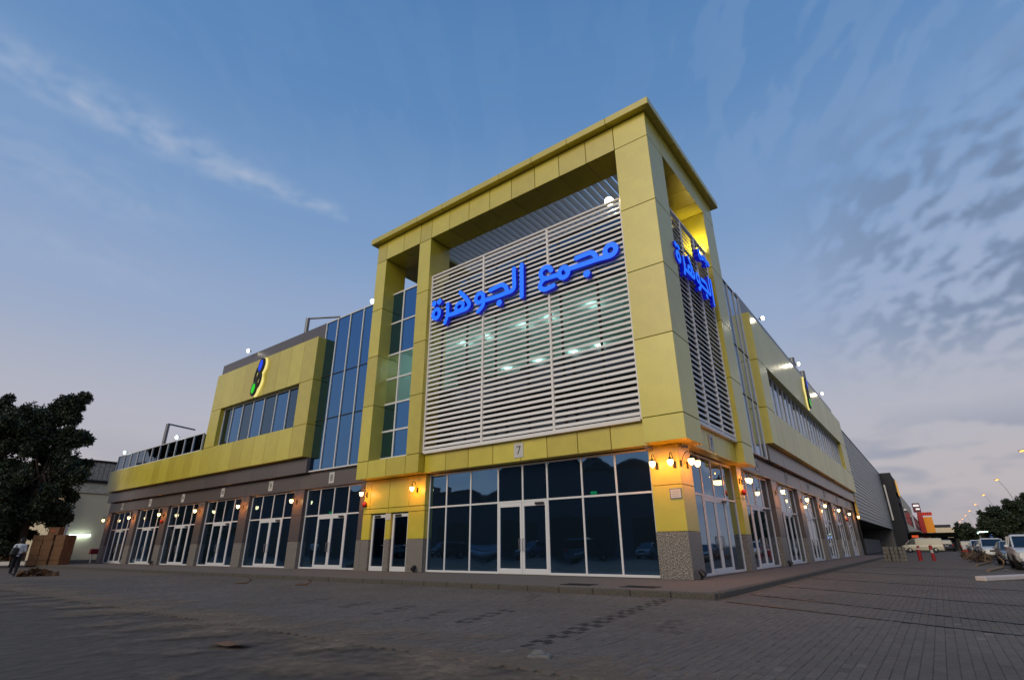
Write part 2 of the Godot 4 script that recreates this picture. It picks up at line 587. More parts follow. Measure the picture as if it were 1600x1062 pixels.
# Glazed front: bars in one frame, panes in it; a double door with its own frame, glass and handles.
func shopfront(b: Node, u0: float, u1: float, top: Array, low: Array, d0: float, d1: float, glass: String) -> void:
	var w := -0.25
	var y0 := 0.17
	var yt := 2.8
	var y1 := 4.23
	var bar := 0.035
	var st := new_st()
	for e in [[u0, u1, y0, y0 + 0.08], [u0, u1, yt - bar, yt + bar], [u0, u1, y1 - 0.07, y1]]:
		bx(st, Vector3(e[0], e[2], w - 0.032), Vector3(e[1], e[3], w + 0.032), 0.006)
	for e in [u0 + bar, u1 - bar]: bx(st, Vector3(e - bar, y0, w - 0.035), Vector3(e + bar, y1, w + 0.035), 0.006)
	for u in top: bx(st, Vector3(u - bar, yt, w - 0.029), Vector3(u + bar, y1 - 0.02, w + 0.029), 0.006)
	for u in low: bx(st, Vector3(u - bar, y0 + 0.02, w - 0.029), Vector3(u + bar, yt, w + 0.029), 0.006)
	var f := mesh_node(st.commit(), mats.white, "shopfront_frame", b, FX)
	var tops := [u0] + top + [u1]
	for i in tops.size() - 1: pane("glass_pane", f, tops[i] + 0.03, tops[i + 1] - 0.03, yt + 0.03, y1 - 0.05, w, mats[glass], 0.009)
	var lows := [u0] + low + [u1]
	for i in lows.size() - 1:
		var a: float = lows[i]
		var c: float = lows[i + 1]
		if d0 > a - 0.01 and d1 < c + 0.01 and absf((a + c) / 2 - (d0 + d1) / 2) < 0.6: continue
		pane("glass_pane", f, a + 0.03, c - 0.03, y0 + 0.06, yt - 0.03, w, mats[glass], 0.006)
	double_door(b, d0 + 0.02, d1 - 0.02, y0 + 0.0, yt - 0.04, w + 0.01, glass)

func double_door(b: Node, u0: float, u1: float, y0: float, y1: float, w: float, glass: String) -> void:
	var st := new_st()
	var m := (u0 + u1) / 2
	for l in [[u0, m - 0.006], [m + 0.006, u1]]:
		var a: float = l[0]
		var c: float = l[1]
		bx(st, Vector3(a, y0 + 0.01, w - 0.04), Vector3(a + 0.1, y1, w + 0.035), 0.008)
		bx(st, Vector3(c - 0.1, y0 + 0.01, w - 0.04), Vector3(c, y1, w + 0.035), 0.008)
		bx(st, Vector3(a + 0.1, y0 + 0.01, w - 0.037), Vector3(c - 0.1, y0 + 0.2, w + 0.032), 0.006)
		bx(st, Vector3(a + 0.1, y1 - 0.16, w - 0.037), Vector3(c - 0.1, y1, w + 0.032), 0.006)
	var d := mesh_node(st.commit(), mats.white, "double_door", b, FX)
	pane("door_glass", d, u0 + 0.09, m - 0.1, y0 + 0.19, y1 - 0.15, w, mats[glass], 0.003)
	pane("door_glass", d, m + 0.1, u1 - 0.09, y0 + 0.19, y1 - 0.15, w, mats[glass], 0.003)
	for s: float in [-1.0, 1.0]:
		var h := new_st()
		var x := m + s * 0.08
		var pts := [Vector3(x, 1.0, w + 0.06), Vector3(x, 1.0, w + 0.13), Vector3(x, 1.42, w + 0.13), Vector3(x, 1.42, w + 0.06)]
		tube(h, pts, [0.016], 8)
		mesh_node(h.commit(), mats.steel, "door_handle", d, FX)
	blk("door_closer", d, u1 - 0.52, u1 - 0.12, y1 - 0.12, y1 - 0.04, w + 0.06, w + 0.12, mats.black, 0.01)

func single_door(b: Node, u0: float, u1: float) -> void:
	var w := -0.16
	var st := new_st()
	bx(st, Vector3(u0, 0.16, w - 0.04), Vector3(u0 + 0.12, 2.62, w + 0.05), 0.008)
	bx(st, Vector3(u1 - 0.12, 0.16, w - 0.04), Vector3(u1, 2.62, w + 0.05), 0.008)
	bx(st, Vector3(u0 + 0.12, 0.16, w - 0.038), Vector3(u1 - 0.12, 0.36, w + 0.048), 0.006)
	bx(st, Vector3(u0 + 0.12, 2.48, w - 0.038), Vector3(u1 - 0.12, 2.62, w + 0.048), 0.006)
	var d := mesh_node(st.commit(), mats.white, "side_door", b, FX)
	pane("door_glass", d, u0 + 0.11, u1 - 0.11, 0.35, 2.49, w, mats.coatdark, 0.002)
	var h := new_st()
	tube(h, [Vector3(u1 - 0.06, 1.25, w + 0.05), Vector3(u1 - 0.06, 1.25, w + 0.1), Vector3(u1 - 0.2, 1.25, w + 0.1)], [0.014], 8)
	mesh_node(h.commit(), mats.steel, "door_handle", d, FX)
	blk("door_closer", d, u0 + 0.2, u0 + 0.6, 2.51, 2.59, w + 0.05, w + 0.11, mats.black, 0.01)

# White aluminium curtain wall: uprights and rails in one frame, panes inside it.
func curtain(called: String, b: Node, us: Array, ys: Array, w: float, glass: Callable, rail: float, dark_rails := false, bulge := 0.006) -> void:
	var st := new_st()
	var u0: float = us[0]
	var u1: float = us[-1]
	var y0: float = ys[0]
	var y1: float = ys[-1]
	for u in us: bx(st, Vector3(u - rail, y0 - 0.02, w - 0.06), Vector3(u + rail, y1 + 0.02, w + 0.06), 0.006)
	for y in ([y0, y1] if dark_rails else ys): bx(st, Vector3(u0, y - rail, w - 0.054), Vector3(u1, y + rail, w + 0.054), 0.006)
	var f := mesh_node(st.commit(), mats.black if called == "screen_glazing" else mats.white, called, b, FX)
	if dark_rails:
		for y in ys.slice(1, -1): blk("dark_rail", f, u0, u1, y - 0.03, y + 0.03, w - 0.03, w + 0.03, mats.black, 0.004)
	for i in us.size() - 1:
		for j in ys.size() - 1:
			pane("glass_pane", f, us[i] + rail * 0.7, us[i + 1] - rail * 0.7, ys[j] + rail * 0.7, ys[j + 1] - rail * 0.7, w, glass.call(i, j), bulge)

func louvres(b: Node, us: Array, y0: float, y1: float, w: float) -> void:
	var st := new_st()
	for u in us: bx(st, Vector3(u - 0.05, y0, w - 0.12), Vector3(u + 0.05, y1, w + 0.02), 0.008)
	bx(st, Vector3(us[0] + 0.05, y1 - 0.08, w - 0.1), Vector3(us[-1] - 0.05, y1, w + 0.03), 0.008)
	bx(st, Vector3(us[0] + 0.05, y0 - 0.05, w - 0.1), Vector3(us[-1] - 0.05, y0 + 0.1, w + 0.04), 0.01)
	var f := mesh_node(st.commit(), mats.slat, "louvre_frame", b, FX)
	# one blade section, an aerofoil leaning outwards at its foot
	var n := 39
	var pitch := (y1 - y0 - 0.2) / n
	for i in us.size() - 1:
		var L: float = us[i + 1] - us[i] - 0.1
		var key := "blade%.3f" % L
		if not boxes.has(key):
			var s := new_st()
			var sec := [Vector2(-0.040, 0.057), Vector2(-0.018, 0.067), Vector2(0.032, -0.032), Vector2(0.032, -0.057), Vector2(0.011, -0.060), Vector2(-0.036, 0.036)]
			for k in sec.size():
				var p: Vector2 = sec[k]
				var q: Vector2 = sec[(k + 1) % sec.size()]
				var o := Vector3(0, -(q.x - p.x), q.y - p.y).normalized() * -1.0
				if o.dot(Vector3(0, (p.y + q.y) / 2, (p.x + q.x) / 2)) < 0: o = -o
				quad(s, Vector3(-L / 2, p.y, p.x), Vector3(L / 2, p.y, p.x), Vector3(L / 2, q.y, q.x), Vector3(-L / 2, q.y, q.x), o)
			for e: float in [-1.0, 1.0]:
				for k in range(1, sec.size() - 1): tri(s, Vector3(e * L / 2, sec[0].y, sec[0].x), Vector3(e * L / 2, sec[k].y, sec[k].x), Vector3(e * L / 2, sec[k + 1].y, sec[k + 1].x), Vector3(e, 0, 0))
			boxes[key] = s.commit()
		for k in n:
			mesh_node(boxes[key], mats.slat, "louvre_slat", f, FX * Transform3D(Basis.IDENTITY, Vector3((us[i] + us[i + 1]) / 2, y0 + 0.1 + pitch * (k + 0.5), w - 0.03)))

func build_building() -> void:
	var b := thing("shopping_building", "lime yellow and grey corner shopping building with louvred tower and glazed shops", "building")
	FX = FRONT
	# --- inner structure: floors, cores, upper storeys
	blk("floor_slab", b, -51.1, -0.3, 0.1, 0.16, -48.0, -0.32, mats.darkwall)
	blk("ceiling_slab", b, -51.1, -0.27, 4.32, 5.0, -48.0, -0.27, mats.darkwall)
	blk("core_wall", b, -51.0, -4.2, 0.17, 4.31, -48.0, -4.0, mats.darkwall)
	for x in [-45.7, -39.8, -33.9, -27.95, -21.95, -16.2, -11.9]: blk("party_wall", b, x - 0.1, x + 0.1, 0.17, 4.31, -3.99, -0.42, mats.darkwall)
	blk("upper_wall", b, -33.7, -16.1, 5.01, 13.1, -12.0, 0.02, mats.darkwall)
	blk("upper_wall", b, -51.0, -33.7, 5.01, 7.7, -12.0, 0.08, mats.darkwall)
	blk("upper_wall", b, -15.9, 0.15, 5.01, 8.2, -7.6, -0.75, mats.darkwall)
	blk("upper_wall", b, -12.0, 0.05, 5.01, 13.2, -48.0, -7.66, mats.darkwall)
	blk("roof_slab", b, -15.9, -0.3, 11.6, 14.1, -8.9, -0.75, mats.darkwall)
	# the lit room behind the louvres
	blk("room_floor", b, -15.9, -0.5, 8.21, 8.28, -8.9, -0.76, mats.room)
	blk("room_ceiling", b, -15.9, -0.5, 11.5, 11.59, -8.9, -0.76, mats.room)
	blk("room_wall", b, -15.9, -0.5, 8.29, 11.49, -9.0, -8.8, mats.room)
	blk("room_wall", b, -16.0, -15.85, 8.29, 11.49, -8.79, -0.76, mats.room)
	blk("room_wall", b, -0.62, -0.5, 8.29, 11.49, -8.79, -0.76, mats.room)
	# --- tower frame in lime cassettes round dark cores
	var st := new_st()
	for e in [[-16.02, -15.23, -0.77, 0.62], [-12.47, -11.65, -0.77, 0.62], [-0.84, 0.54, -0.87, 0.62], [-0.77, 0.54, -7.5, -6.05], [-16.02, -14.6, -7.6, -6.2]]:
		bx(st, Vector3(e[0], 4.28, e[2]), Vector3(e[1], 17.6, e[3]))
	bx(st, Vector3(-15.24, 16.43, -0.77), Vector3(0.5, 17.6, 0.62))
	bx(st, Vector3(-0.77, 16.43, -7.6), Vector3(0.54, 17.6, -0.86))
	bx(st, Vector3(-15.24, 4.28, 0.03), Vector3(-11.66, 5.07, 0.62))
	bx(st, Vector3(-11.66, 4.28, -0.18), Vector3(-0.83, 5.07, 0.25))
	var t := mesh_node(st.commit(), mats.joint, "tower_frame", b, FX)
	var yb := [4.25, 5.1, 7.9, 10.6, 13.35, 16.4]
	cassettes("cladding_panel", t, [-16.05, -15.2], yb, -0.8, 0.65, yellow)
	cassettes("cladding_panel", t, [-12.5, -11.62], yb, -0.8, 0.65, yellow)
	cassettes("cladding_panel", t, [-0.87, 0.57], yb, -0.9, 0.65, yellow)
	cassettes("cladding_panel", t, [-15.2, -13.85, -12.5], [4.25, 5.1], 0.0, 0.65, yellow)
	cassettes("cladding_panel", t, [-11.62, -10.3, -8.97, -7.62, -6.2, -4.95, -3.6, -2.25, -0.87], [4.25, 5.1], -0.2, 0.28, yellow)
	cassettes("frieze_panel", t, [-16.05, -15.25, -13.81, -12.45, -11.6, -10.3, -8.96, -7.6, -6.25, -4.9, -3.58, -2.21, -0.87, 0.57], [16.4, 17.62], -0.8, 0.65, yellow)
	blk("soffit_panel", t, -15.2, -12.5, 16.4, 16.55, -3.4, -0.82, mats.yellow2)
	FX = RIGHT
	cassettes("cladding_panel", t, [5.98, 7.6], yb, -0.8, 0.57, yellow)
	cassettes("frieze_panel", t, [0.82, 2.3, 3.7, 5.0, 6.2, 7.65], [16.4, 17.62], -0.8, 0.57, yellow)
	cassettes("cladding_panel", t, [0.92, 2.2, 3.45, 4.7, 5.97], [4.25, 5.1], -0.2, 0.25, yellow)
	FX = FRONT
	cassettes("cladding_panel", t, [-16.05, -14.6], [14.1, 16.4], -7.65, -6.2, yellow)
	cassettes("frieze_panel", t, span(-16.05, -0.8, 6), [16.4, 17.62], -7.65, -6.4, yellow)
	cassettes("frieze_panel", t, [-16.05, -14.9], [16.4, 17.62], -6.38, -0.82, yellow)
	# cornice ring, in lengths
	for i in 9: blk("cornice_panel", t, lerpf(-16.37, 0.88, i / 9.0) + 0.004, lerpf(-16.37, 0.88, (i + 1) / 9.0) - 0.004, 17.63, 17.97, 0.0, 0.97, mats.yellow2, 0.02)
	FX = RIGHT
	for i in 4: blk("cornice_panel", t, lerpf(0.005, 7.97, i / 4.0) + 0.004, lerpf(0.005, 7.97, (i + 1) / 4.0) - 0.004, 17.63, 17.97, -0.4, 0.88, mats.yellow2, 0.02)
	FX = FRONT
	blk("cornice_panel", t, -16.37, -0.42, 17.63, 17.97, -7.97, -7.0, mats.yellow2, 0.02)
	blk("cornice_panel", t, -16.37, -15.4, 17.63, 17.97, -6.99, -0.01, mats.yellow2, 0.02)
	# --- sun screen of grey slats across the open top of the tower
	for i in 40:
		var x := -14.7 + i * 0.36
		if x > -0.9: break
		mesh_node(box_mesh(Vector3(0.035, 0.34, 5.55), 0.01), mats.slat, "sunscreen_slat", b, Transform3D(Basis(Vector3.BACK, -0.35), Vector3(x, 16.75, -3.6)))
	# --- louvre screens and the glass behind them
	louvres(b, [-11.6, -8.13, -4.5, -0.95], 5.12, 14.2, 0.42)
	var room_glass := func(_i: int, j: int) -> Material: return mats.clearglass if j in [2, 3] else (mats.smoked if j < 2 else mats.coatdark)
	curtain("screen_glazing", b, [-11.6, -9.9, -8.1, -6.3, -4.5, -2.7, -0.9], [5.1, 6.7, 8.25, 9.9, 11.5, 12.85, 14.1], -0.5, room_glass, 0.04, true, 0.004)
	FX = RIGHT
	louvres(b, [0.95, 2.6, 4.3, 5.97], 5.12, 14.2, 0.36)
	curtain("screen_glazing", b, [0.92, 2.6, 4.3, 5.97], [5.1, 8.25, 11.5, 14.1], -0.28, func(_i, _j): return mats.smoked, 0.04, true, 0.004)
	FX = FRONT
	# --- tall stair window beside the tower
	var stair_glass := func(_i: int, j: int) -> Material: return mats.clearglass if j in [2, 3] else mats.coat
	curtain("stair_window", b, [-15.66, -14.3, -12.9], [5.26, 6.62, 8.04, 9.4, 10.77, 12.62, 14.44], -0.1, stair_glass, 0.045)
	# --- ground floor of the tower: corner pilaster, side bay with two doors
	var g := mesh_node(box_mesh(Vector3(0.9, 4.0, 1.0)), mats.joint, "corner_pilaster", b, at(-0.53, 2.2, -0.58))
	blk("granite_panel", g, -1.06, 0.0, 0.15, 1.53, -1.14, 0.0, mats.granite, 0.012)
	blk("cladding_panel", g, -1.03, -0.005, 1.54, 2.95, -1.12, -0.005, mats.yellow, 0.008)
	blk("cladding_panel", g, -1.03, -0.005, 2.965, 4.25, -1.12, -0.005, mats.yellow2, 0.008)
	var sw := mesh_node(box_mesh(Vector3(4.2, 1.5, 0.3)), mats.joint, "side_bay_wall", b, at(-13.92, 3.46, -0.25))
	cassettes("cladding_panel", sw, [-16.06, -15.6, -14.22, -12.82, -11.75], [2.9, 4.25], -0.38, 0.0, yellow)
	for e in [[-16.06, -15.47], [-14.34, -14.0], [-12.8, -11.75]]:
		blk("granite_panel", sw, e[0], e[1], 0.15, 1.5, -0.4, 0.004, mats.granite, 0.01)
		blk("cladding_panel", sw, e[0], e[1], 1.51, 2.66, -0.38, 0.0, yellow(), 0.008)
	cassettes("cladding_panel", sw, [-16.06, -14.22, -11.75], [2.67, 2.9], -0.38, 0.0, yellow)
	single_door(b, -15.44, -14.37)
	single_door(b, -13.97, -12.83)
	blk("meter_cover", b, -14.36, -13.98, 2.36, 2.64, 0.003, 0.02, mats.plate, 0.004)
	shopfront(b, -11.74, -1.07, [-10.65, -9.24, -7.74, -6.5, -5.33, -3.8, -2.42], [-10.65, -9.24, -7.74, -5.33, -3.8, -2.42], -7.74, -5.33, "shopglass")
	blk("sill", b, -11.74, -1.07, 0.15, 0.17, -0.4, -0.1, mats.kerb, 0.004)
	# --- left wing, street level
	var lefts := [-21.45, -27.45, -33.4, -39.35, -45.25, -51.05]
	var piers := []
	for i in 6:
		var l: float = lefts[i]
		var r: float = -16.42 if i == 0 else lefts[i - 1] - 1.0
		var m: float = (l + r) / 2
		shopfront(b, l, r, [lerpf(l, r, 0.25), m, lerpf(l, r, 0.75)], [m - 1.22, m + 1.22], m - 1.22, m + 1.22, "shopglass")
		blk("sill", b, l, r, 0.15, 0.17, -0.4, -0.08, mats.kerb, 0.004)
		if i > 0: piers.append([r, lefts[i - 1]])
	piers.append([-52.0, -51.05])
	piers.append([-16.42, -16.07])
	for p in piers:
		blk("pier_base", b, p[0], p[1], 0.15, 1.5, -0.4, 0.006, mats.granite, 0.01)
		blk("pier_panel", b, p[0], p[1], 1.51, 2.85, -0.4, 0.0, grey(), 0.008)
		blk("pier_panel", b, p[0], p[1], 2.86, 4.22, -0.4, 0.0, grey(), 0.008)
	var fl := mesh_node(box_mesh(Vector3(35.7, 0.75, 0.24)), mats.black, "fascia", b, at(-34.1, 4.65, -0.2))
	cassettes("fascia_panel", fl, span(-52.0, -16.07, 12), [4.235, 5.12], -0.3, 0.0, grey, 0.005)
	cassettes("band_panel", fl, span(-52.0, -21.1, 10), [5.08, 5.92], 0.004, 0.3, grey, 0.004)
	# --- left wing, upper storey: projecting lime box with ribbon window, low lime band with glazed strip
	var u := mesh_node(box_mesh(Vector3(12.4, 6.9, 0.2)), mats.joint, "lime_box", b, at(-27.5, 9.55, 0.08))
	var nine := span(-33.9, -21.1, 9)
	cassettes("cladding_panel", u, nine, [5.93, 7.8], 0.05, 0.65, yellow)
	cassettes("cladding_panel", u, nine, [10.47, 13.2], 0.05, 0.65, yellow)
	cassettes("cladding_panel", u, [-33.9, -32.42], [7.8, 10.47], 0.05, 0.65, yellow)
	cassettes("cladding_panel", u, [-22.52, -21.1], [7.8, 10.47], 0.05, 0.65, yellow)
	curtain("ribbon_window", b, [-32.36, -31.15, -29.75, -28.35, -26.95, -25.5, -24.05, -22.58], [7.85, 10.42], 0.3, func(i, _j): return mats.coat if i % 2 else mats.coatdark, 0.03)
	var lo := mesh_node(box_mesh(Vector3(17.0, 1.6, 0.3)), mats.joint, "lime_band", b, at(-42.5, 6.8, 0.3))
	cassettes("cladding_panel", lo, span(-52.0, -33.9, 13), [5.93, 7.75], 0.05, 0.65, yellow)
	curtain("glazed_strip", b, span(-51.2, -34.6, 11), [7.8, 9.03], 0.5, func(i, _j): return mats.coat if i == 10 else mats.coatdark, 0.03)
	blk("strip_back", b, -51.1, -34.6, 7.76, 8.98, 0.2, 0.42, mats.darkwall)
	curtain("blue_glazing", b, [-21.2, -20.05, -18.8, -17.55, -16.3], [5.16, 8.0, 10.66, 14.25], 0.08, func(_i, _j): return mats.coat, 0.035, true)
	blk("glazing_back", b, -21.15, -16.1, 13.12, 14.2, -0.4, 0.0, mats.darkwall)
	cassettes("parapet_panel", fl, span(-34.9, -21.22, 5), [13.22, 14.38], -0.5, 0.0, grey, 0.006)
	# --- right wing
	FX = RIGHT
	shopfront(b, 1.16, 6.62, [2.72, 3.95, 5.3], [2.55, 5.1], 2.55, 5.1, "shopglass")
	blk("sill", b, 1.16, 6.62, 0.15, 0.17, -0.4, -0.05, mats.kerb, 0.004)
	var rp := mesh_node(box_mesh(Vector3(0.6, 4.0, 0.3)), mats.joint, "right_pilaster", b, RIGHT * at(6.98, 2.2, -0.22))
	blk("granite_panel", rp, 6.62, 7.34, 0.15, 1.52, -0.4, 0.004, mats.granite, 0.01)
	blk("cladding_panel", rp, 6.62, 7.34, 1.53, 2.92, -0.38, 0.0, mats.yellow, 0.008)
	blk("cladding_panel", rp, 6.62, 7.34, 2.93, 4.25, -0.38, 0.0, mats.yellow2, 0.008)
	for i in 6:
		var l := 7.35 + 6.6 * i
		var r := l + 5.4
		var m := (l + r) / 2 + 0.15
		shopfront(b, l, r, [lerpf(l, r, 0.25), lerpf(l, r, 0.5), lerpf(l, r, 0.75)], [m - 1.25, m + 1.25], m - 1.25, m + 1.25, "shopglass")
		blk("sill", b, l, r, 0.15, 0.17, -0.4, -0.05, mats.kerb, 0.004)
		var p1 := r + (1.2 if i < 5 else 2.2)
		blk("pier_base", b, r, p1, 0.15, 1.5, -0.4, 0.006, mats.granite, 0.01)
		blk("pier_panel", b, r, p1, 1.51, 2.85, -0.4, 0.0, grey(), 0.008)
		blk("pier_panel", b, r, p1, 2.86, 4.22, -0.4, 0.0, grey(), 0.008)
	var fr := mesh_node(box_mesh(Vector3(40.0, 0.75, 0.24)), mats.black, "fascia", b, RIGHT * at(27.7, 4.65, -0.2))
	cassettes("fascia_panel", fr, span(7.36, 48.0, 12), [4.235, 5.12], -0.3, 0.0, grey, 0.005)
	cassettes("band_panel", fr, span(12.25, 48.0, 11), [5.08, 5.94], 0.004, 0.27, grey, 0.004)
	var ur := mesh_node(box_mesh(Vector3(35.2, 7.0, 0.2)), mats.joint, "lime_box", b, RIGHT * at(30.1, 9.6, 0.04))
	cassettes("cladding_panel", ur, span(12.25, 48.0, 25), [5.95, 7.85], 0.06, 0.57, yellow)
	cassettes("cladding_panel", ur, span(12.25, 48.0, 25), [10.5, 13.3], 0.06, 0.57, yellow)
	cassettes("cladding_panel", ur, [12.25, 14.2], [7.85, 10.5], 0.06, 0.57, yellow)
	cassettes("cladding_panel", ur, [44.0, 46.0, 48.0], [7.85, 10.5], 0.06, 0.57, yellow)
	curtain("ribbon_window", b, span(14.25, 43.95, 22), [7.88, 10.47], 0.2, func(i, _j): return mats.coat if i % 3 else mats.coatdark, 0.025)
	curtain("blue_glazing", b, [7.65, 8.85, 10.05, 11.25, 12.22], [5.16, 8.05, 10.66, 14.3], 0.12, func(_i, _j): return mats.coat, 0.025, true)
	blk("glazing_back", b, 7.62, 12.2, 13.22, 14.25, -0.5, 0.02, mats.darkwall)
	cassettes("parapet_panel", fr, span(12.22, 47.6, 12), [13.32, 14.62], -0.5, 0.1, grey, 0.006)
	var dp := new_st()
	tube(dp, [Vector3(48.1, 0.2, 0.1), Vector3(48.1, 5.9, 0.1)], [0.09], 10)
	mesh_node(dp.commit(), mats.black, "rain_pipe", b, FX)
	# --- steel frames and posts on the roof
	FX = FRONT
	for f in [[Vector3(-46.1, 7.7, -1.0), Vector3(-46.1, 11.6, -1.0), Vector3(-46.9, 11.6, -3.6)], [Vector3(-25.5, 13.1, -1.0), Vector3(-25.5, 16.15, -1.0), Vector3(-23.5, 16.15, -2.2)]]:
		var s := new_st()
		for k in 2:
			var d: Vector3 = f[k + 1] - f[k]
			tube(s, [f[k], f[k + 1]], [0.16 if k == 0 else 0.07], 4)
		mesh_node(s.commit(), mats.steel, "roof_steel_frame", b)
	blk("plant_roof", b, -50.0, -38.0, 7.72, 10.0, -7.0, -5.0, mats.darkwall)
	FX = RIGHT
	for z in [33.0, 37.8]:
		var s := new_st()
		tube(s, [Vector3(z, 13.2, -0.6), Vector3(z, 16.6, -0.6)], [0.22], 12)
		mesh_node(s.commit(), mats.steel, "roof_post", b, FX)
	FX = FRONT

# ---------------------------------------------------------------- ground
func build_ground() -> void:
	var st := new_st()
	quad(st, Vector3(-1500, 0, -1500), Vector3(8.3, 0, -1500), Vector3(8.3, 0, 1500), Vector3(-1500, 0, 1500), Vector3.UP)
	quad(st, Vector3(8.3, 0, -1500), Vector3(8.3, -0.2, -1500), Vector3(8.3, -0.2, 1500), Vector3(8.3, 0, 1500), Vector3.RIGHT)
	quad(st, Vector3(8.3, -0.2, -1500), Vector3(1500, -0.2, -1500), Vector3(1500, -0.2, 1500), Vector3(8.3, -0.2, 1500), Vector3.UP)
	tag(mesh_node(st.commit(), mats.asphalt, "road", self), "dark worn asphalt road in front of the paved forecourt", "road", "", "structure")
	# paved forecourt
	var bed := new_st()
	bx(bed, Vector3(-55, -0.1, 4.4), Vector3(8.25, 0.011, 12.2))
	bx(bed, Vector3(2.05, -0.1, -95), Vector3(8.25, 0.011, 4.4))
	var plaza := mesh_node(bed.commit(), mats.pavebed, "forecourt", self)
	tag(plaza, "brown grey forecourt of small concrete pavers around the building", "paving", "", "structure")
	pavers(plaza)
	for k in 32: mesh_node(box_mesh(Vector3(0.99, 0.09, 0.26), 0.01), mats.pavebed, "edging_stone", plaza, at(-23.5 + k, -0.022 + rng.randf_range(-0.002, 0.001), 12.16))
	# angled bay lines on the right, dark and thin
	for l in [[2.35, 4.72, 8.2, 8.06], [2.3, 2.64, 8.2, 6.86], [2.2, -0.7, 8.2, 3.5], [2.15, -5.5, 8.2, -1.2], [2.1, -11.5, 8.2, -7.0], [2.1, -19.0, 8.2, -14.6]]:
		var a := Vector3(l[0], 0.026, l[1])
		var c := Vector3(l[2], 0.026, l[3])
		var d := c - a
		var o := mesh_node(box_mesh(Vector3(0.09, 0.006, snappedf(d.length(), 0.01))), mats.iron, "bay_line", plaza, Transform3D(Basis(Vector3.UP, atan2(d.x, d.z)), (a + c) / 2))
		o.name = o.name
	# raised pavement with kerb stones
	var pv := new_st()
	bx(pv, Vector3(-53, -0.1, -0.5), Vector3(1.9, 0.15, 4.25))
	bx(pv, Vector3(-0.5, -0.1, -49), Vector3(1.9, 0.15, -0.5))
	var walk := mesh_node(pv.commit(), mats.pavement, "pavement", self)
	tag(walk, "grey pavement along both shop fronts behind a concrete kerb", "pavement", "", "structure")
	var x := -53.0
	while x < 1.6:
		mesh_node(box_mesh(Vector3(0.985, 0.26, 0.15), 0.02), mats.kerb, "kerb_stone", walk, at(x + 0.5, 0.022 + rng.randf_range(-0.004, 0.003), 4.33 + rng.randf_range(-0.006, 0.006), rng.randf_range(-0.006, 0.006)))
		x += 1.0
	for k in 3:
		var an := (k + 0.5) / 3.0 * PI / 2
		mesh_node(box_mesh(Vector3(0.22, 0.26, 0.15), 0.02), mats.kerb, "kerb_stone", walk, at(1.62 + 0.36 * sin(an), 0.022, 3.97 + 0.36 * cos(an), an))
	var cf := new_st()
	lathe(cf, [Vector2(0.001, 0.149), Vector2(0.3, 0.149)], 20, Vector3(1.62, 0, 3.97))
	var z := 3.9
	while z > -49.0:
		mesh_node(box_mesh(Vector3(0.15, 0.26, 0.985), 0.02), mats.kerb, "kerb_stone", walk, at(1.98 + rng.randf_range(-0.006, 0.006), 0.022 + rng.randf_range(-0.004, 0.003), z - 0.5, rng.randf_range(-0.006, 0.006)))
		z -= 1.0
	for s in [[-1.95, "left"], [-0.15, "right"]]:
		var gr := thing("drain_grate", "dark iron drain grate in the pavement, the %s one of two before the corner" % s[1], "drain grate", at(s[0], 0.15, 3.45), "drain grates in the pavement")
		var gs := new_st()
		for k in 9: bx(gs, Vector3(-0.42 + k * 0.1, 0.004, -0.2), Vector3(-0.38 + k * 0.1, 0.014, 0.2))
		bx(gs, Vector3(-0.47, 0.002, -0.24), Vector3(0.47, 0.016, -0.2))
		bx(gs, Vector3(-0.47, 0.002, 0.2), Vector3(0.47, 0.016, 0.24))
		mesh_node(gs.commit(), mats.iron, "grate_bars", gr, gr.transform)
		mesh_node(box_mesh(Vector3(0.9, 0.004, 0.44)), mats.black, "pit", gr, gr.transform * at(0, 0.003, 0))
	# wind-blown sand along the edge of the pavers and along the kerb
	sand("sand_drift", "brown drift of sand where the pavers meet the asphalt road", [Vector2(-30, 12.1), Vector2(-16.3, 11.95), Vector2(-9.2, 12.1), Vector2(-4.6, 12.25), Vector2(-0.6, 12.45), Vector2(1.2, 12.6), Vector2(2.6, 12.6), Vector2(4.2, 13.0)], 2.1, 3, 0.028)
	sand("kerb_sand", "thin line of pale sand in the gutter by the right hand kerb", [Vector2(1.95, 4.42), Vector2(2.14, 3.9), Vector2(2.16, 1.0), Vector2(2.14, -4.0), Vector2(2.14, -12.0)], 0.2, 4, 0.028)
	var rubble := thing("grey_stone", "small grey stone lying on the pavers near the road edge", "stone", at(2.47, 0.02, 11.77))
	var rs := new_st()
	ball(rs, Vector3(0, 0.03, 0), Vector3(0.085, 0.04, 0.06), 5, 7)
	mesh_node(rs.commit(), mats.concrete, "stone_body", rubble, rubble.transform)
	mesh_node(box_mesh(Vector3(0.24, 0.05, 0.17), 0.015), mats.concrete, "stone_foot", rubble, rubble.transform * at(0.01, 0.005, 0, 0.4))
	var card := thing("cardboard_scrap", "flat scrap of brown cardboard on the sandy road edge", "cardboard", at(-1.04, 0.034, 13.3, 0.35))
	var cs := new_st()
	for k in 6: quad(cs, Vector3(-0.24 + k * 0.08, 0.012 * sin(k * 1.3), -0.12), Vector3(-0.16 + k * 0.08, 0.012 * sin((k + 1) * 1.3), -0.12), Vector3(-0.16 + k * 0.08, 0.012 * sin((k + 1) * 1.3) + 0.01, 0.13), Vector3(-0.24 + k * 0.08, 0.012 * sin(k * 1.3) + 0.01, 0.13), Vector3.UP)
	mesh_node(cs.commit(), mats.carton, "cardboard_sheet", card, card.transform)
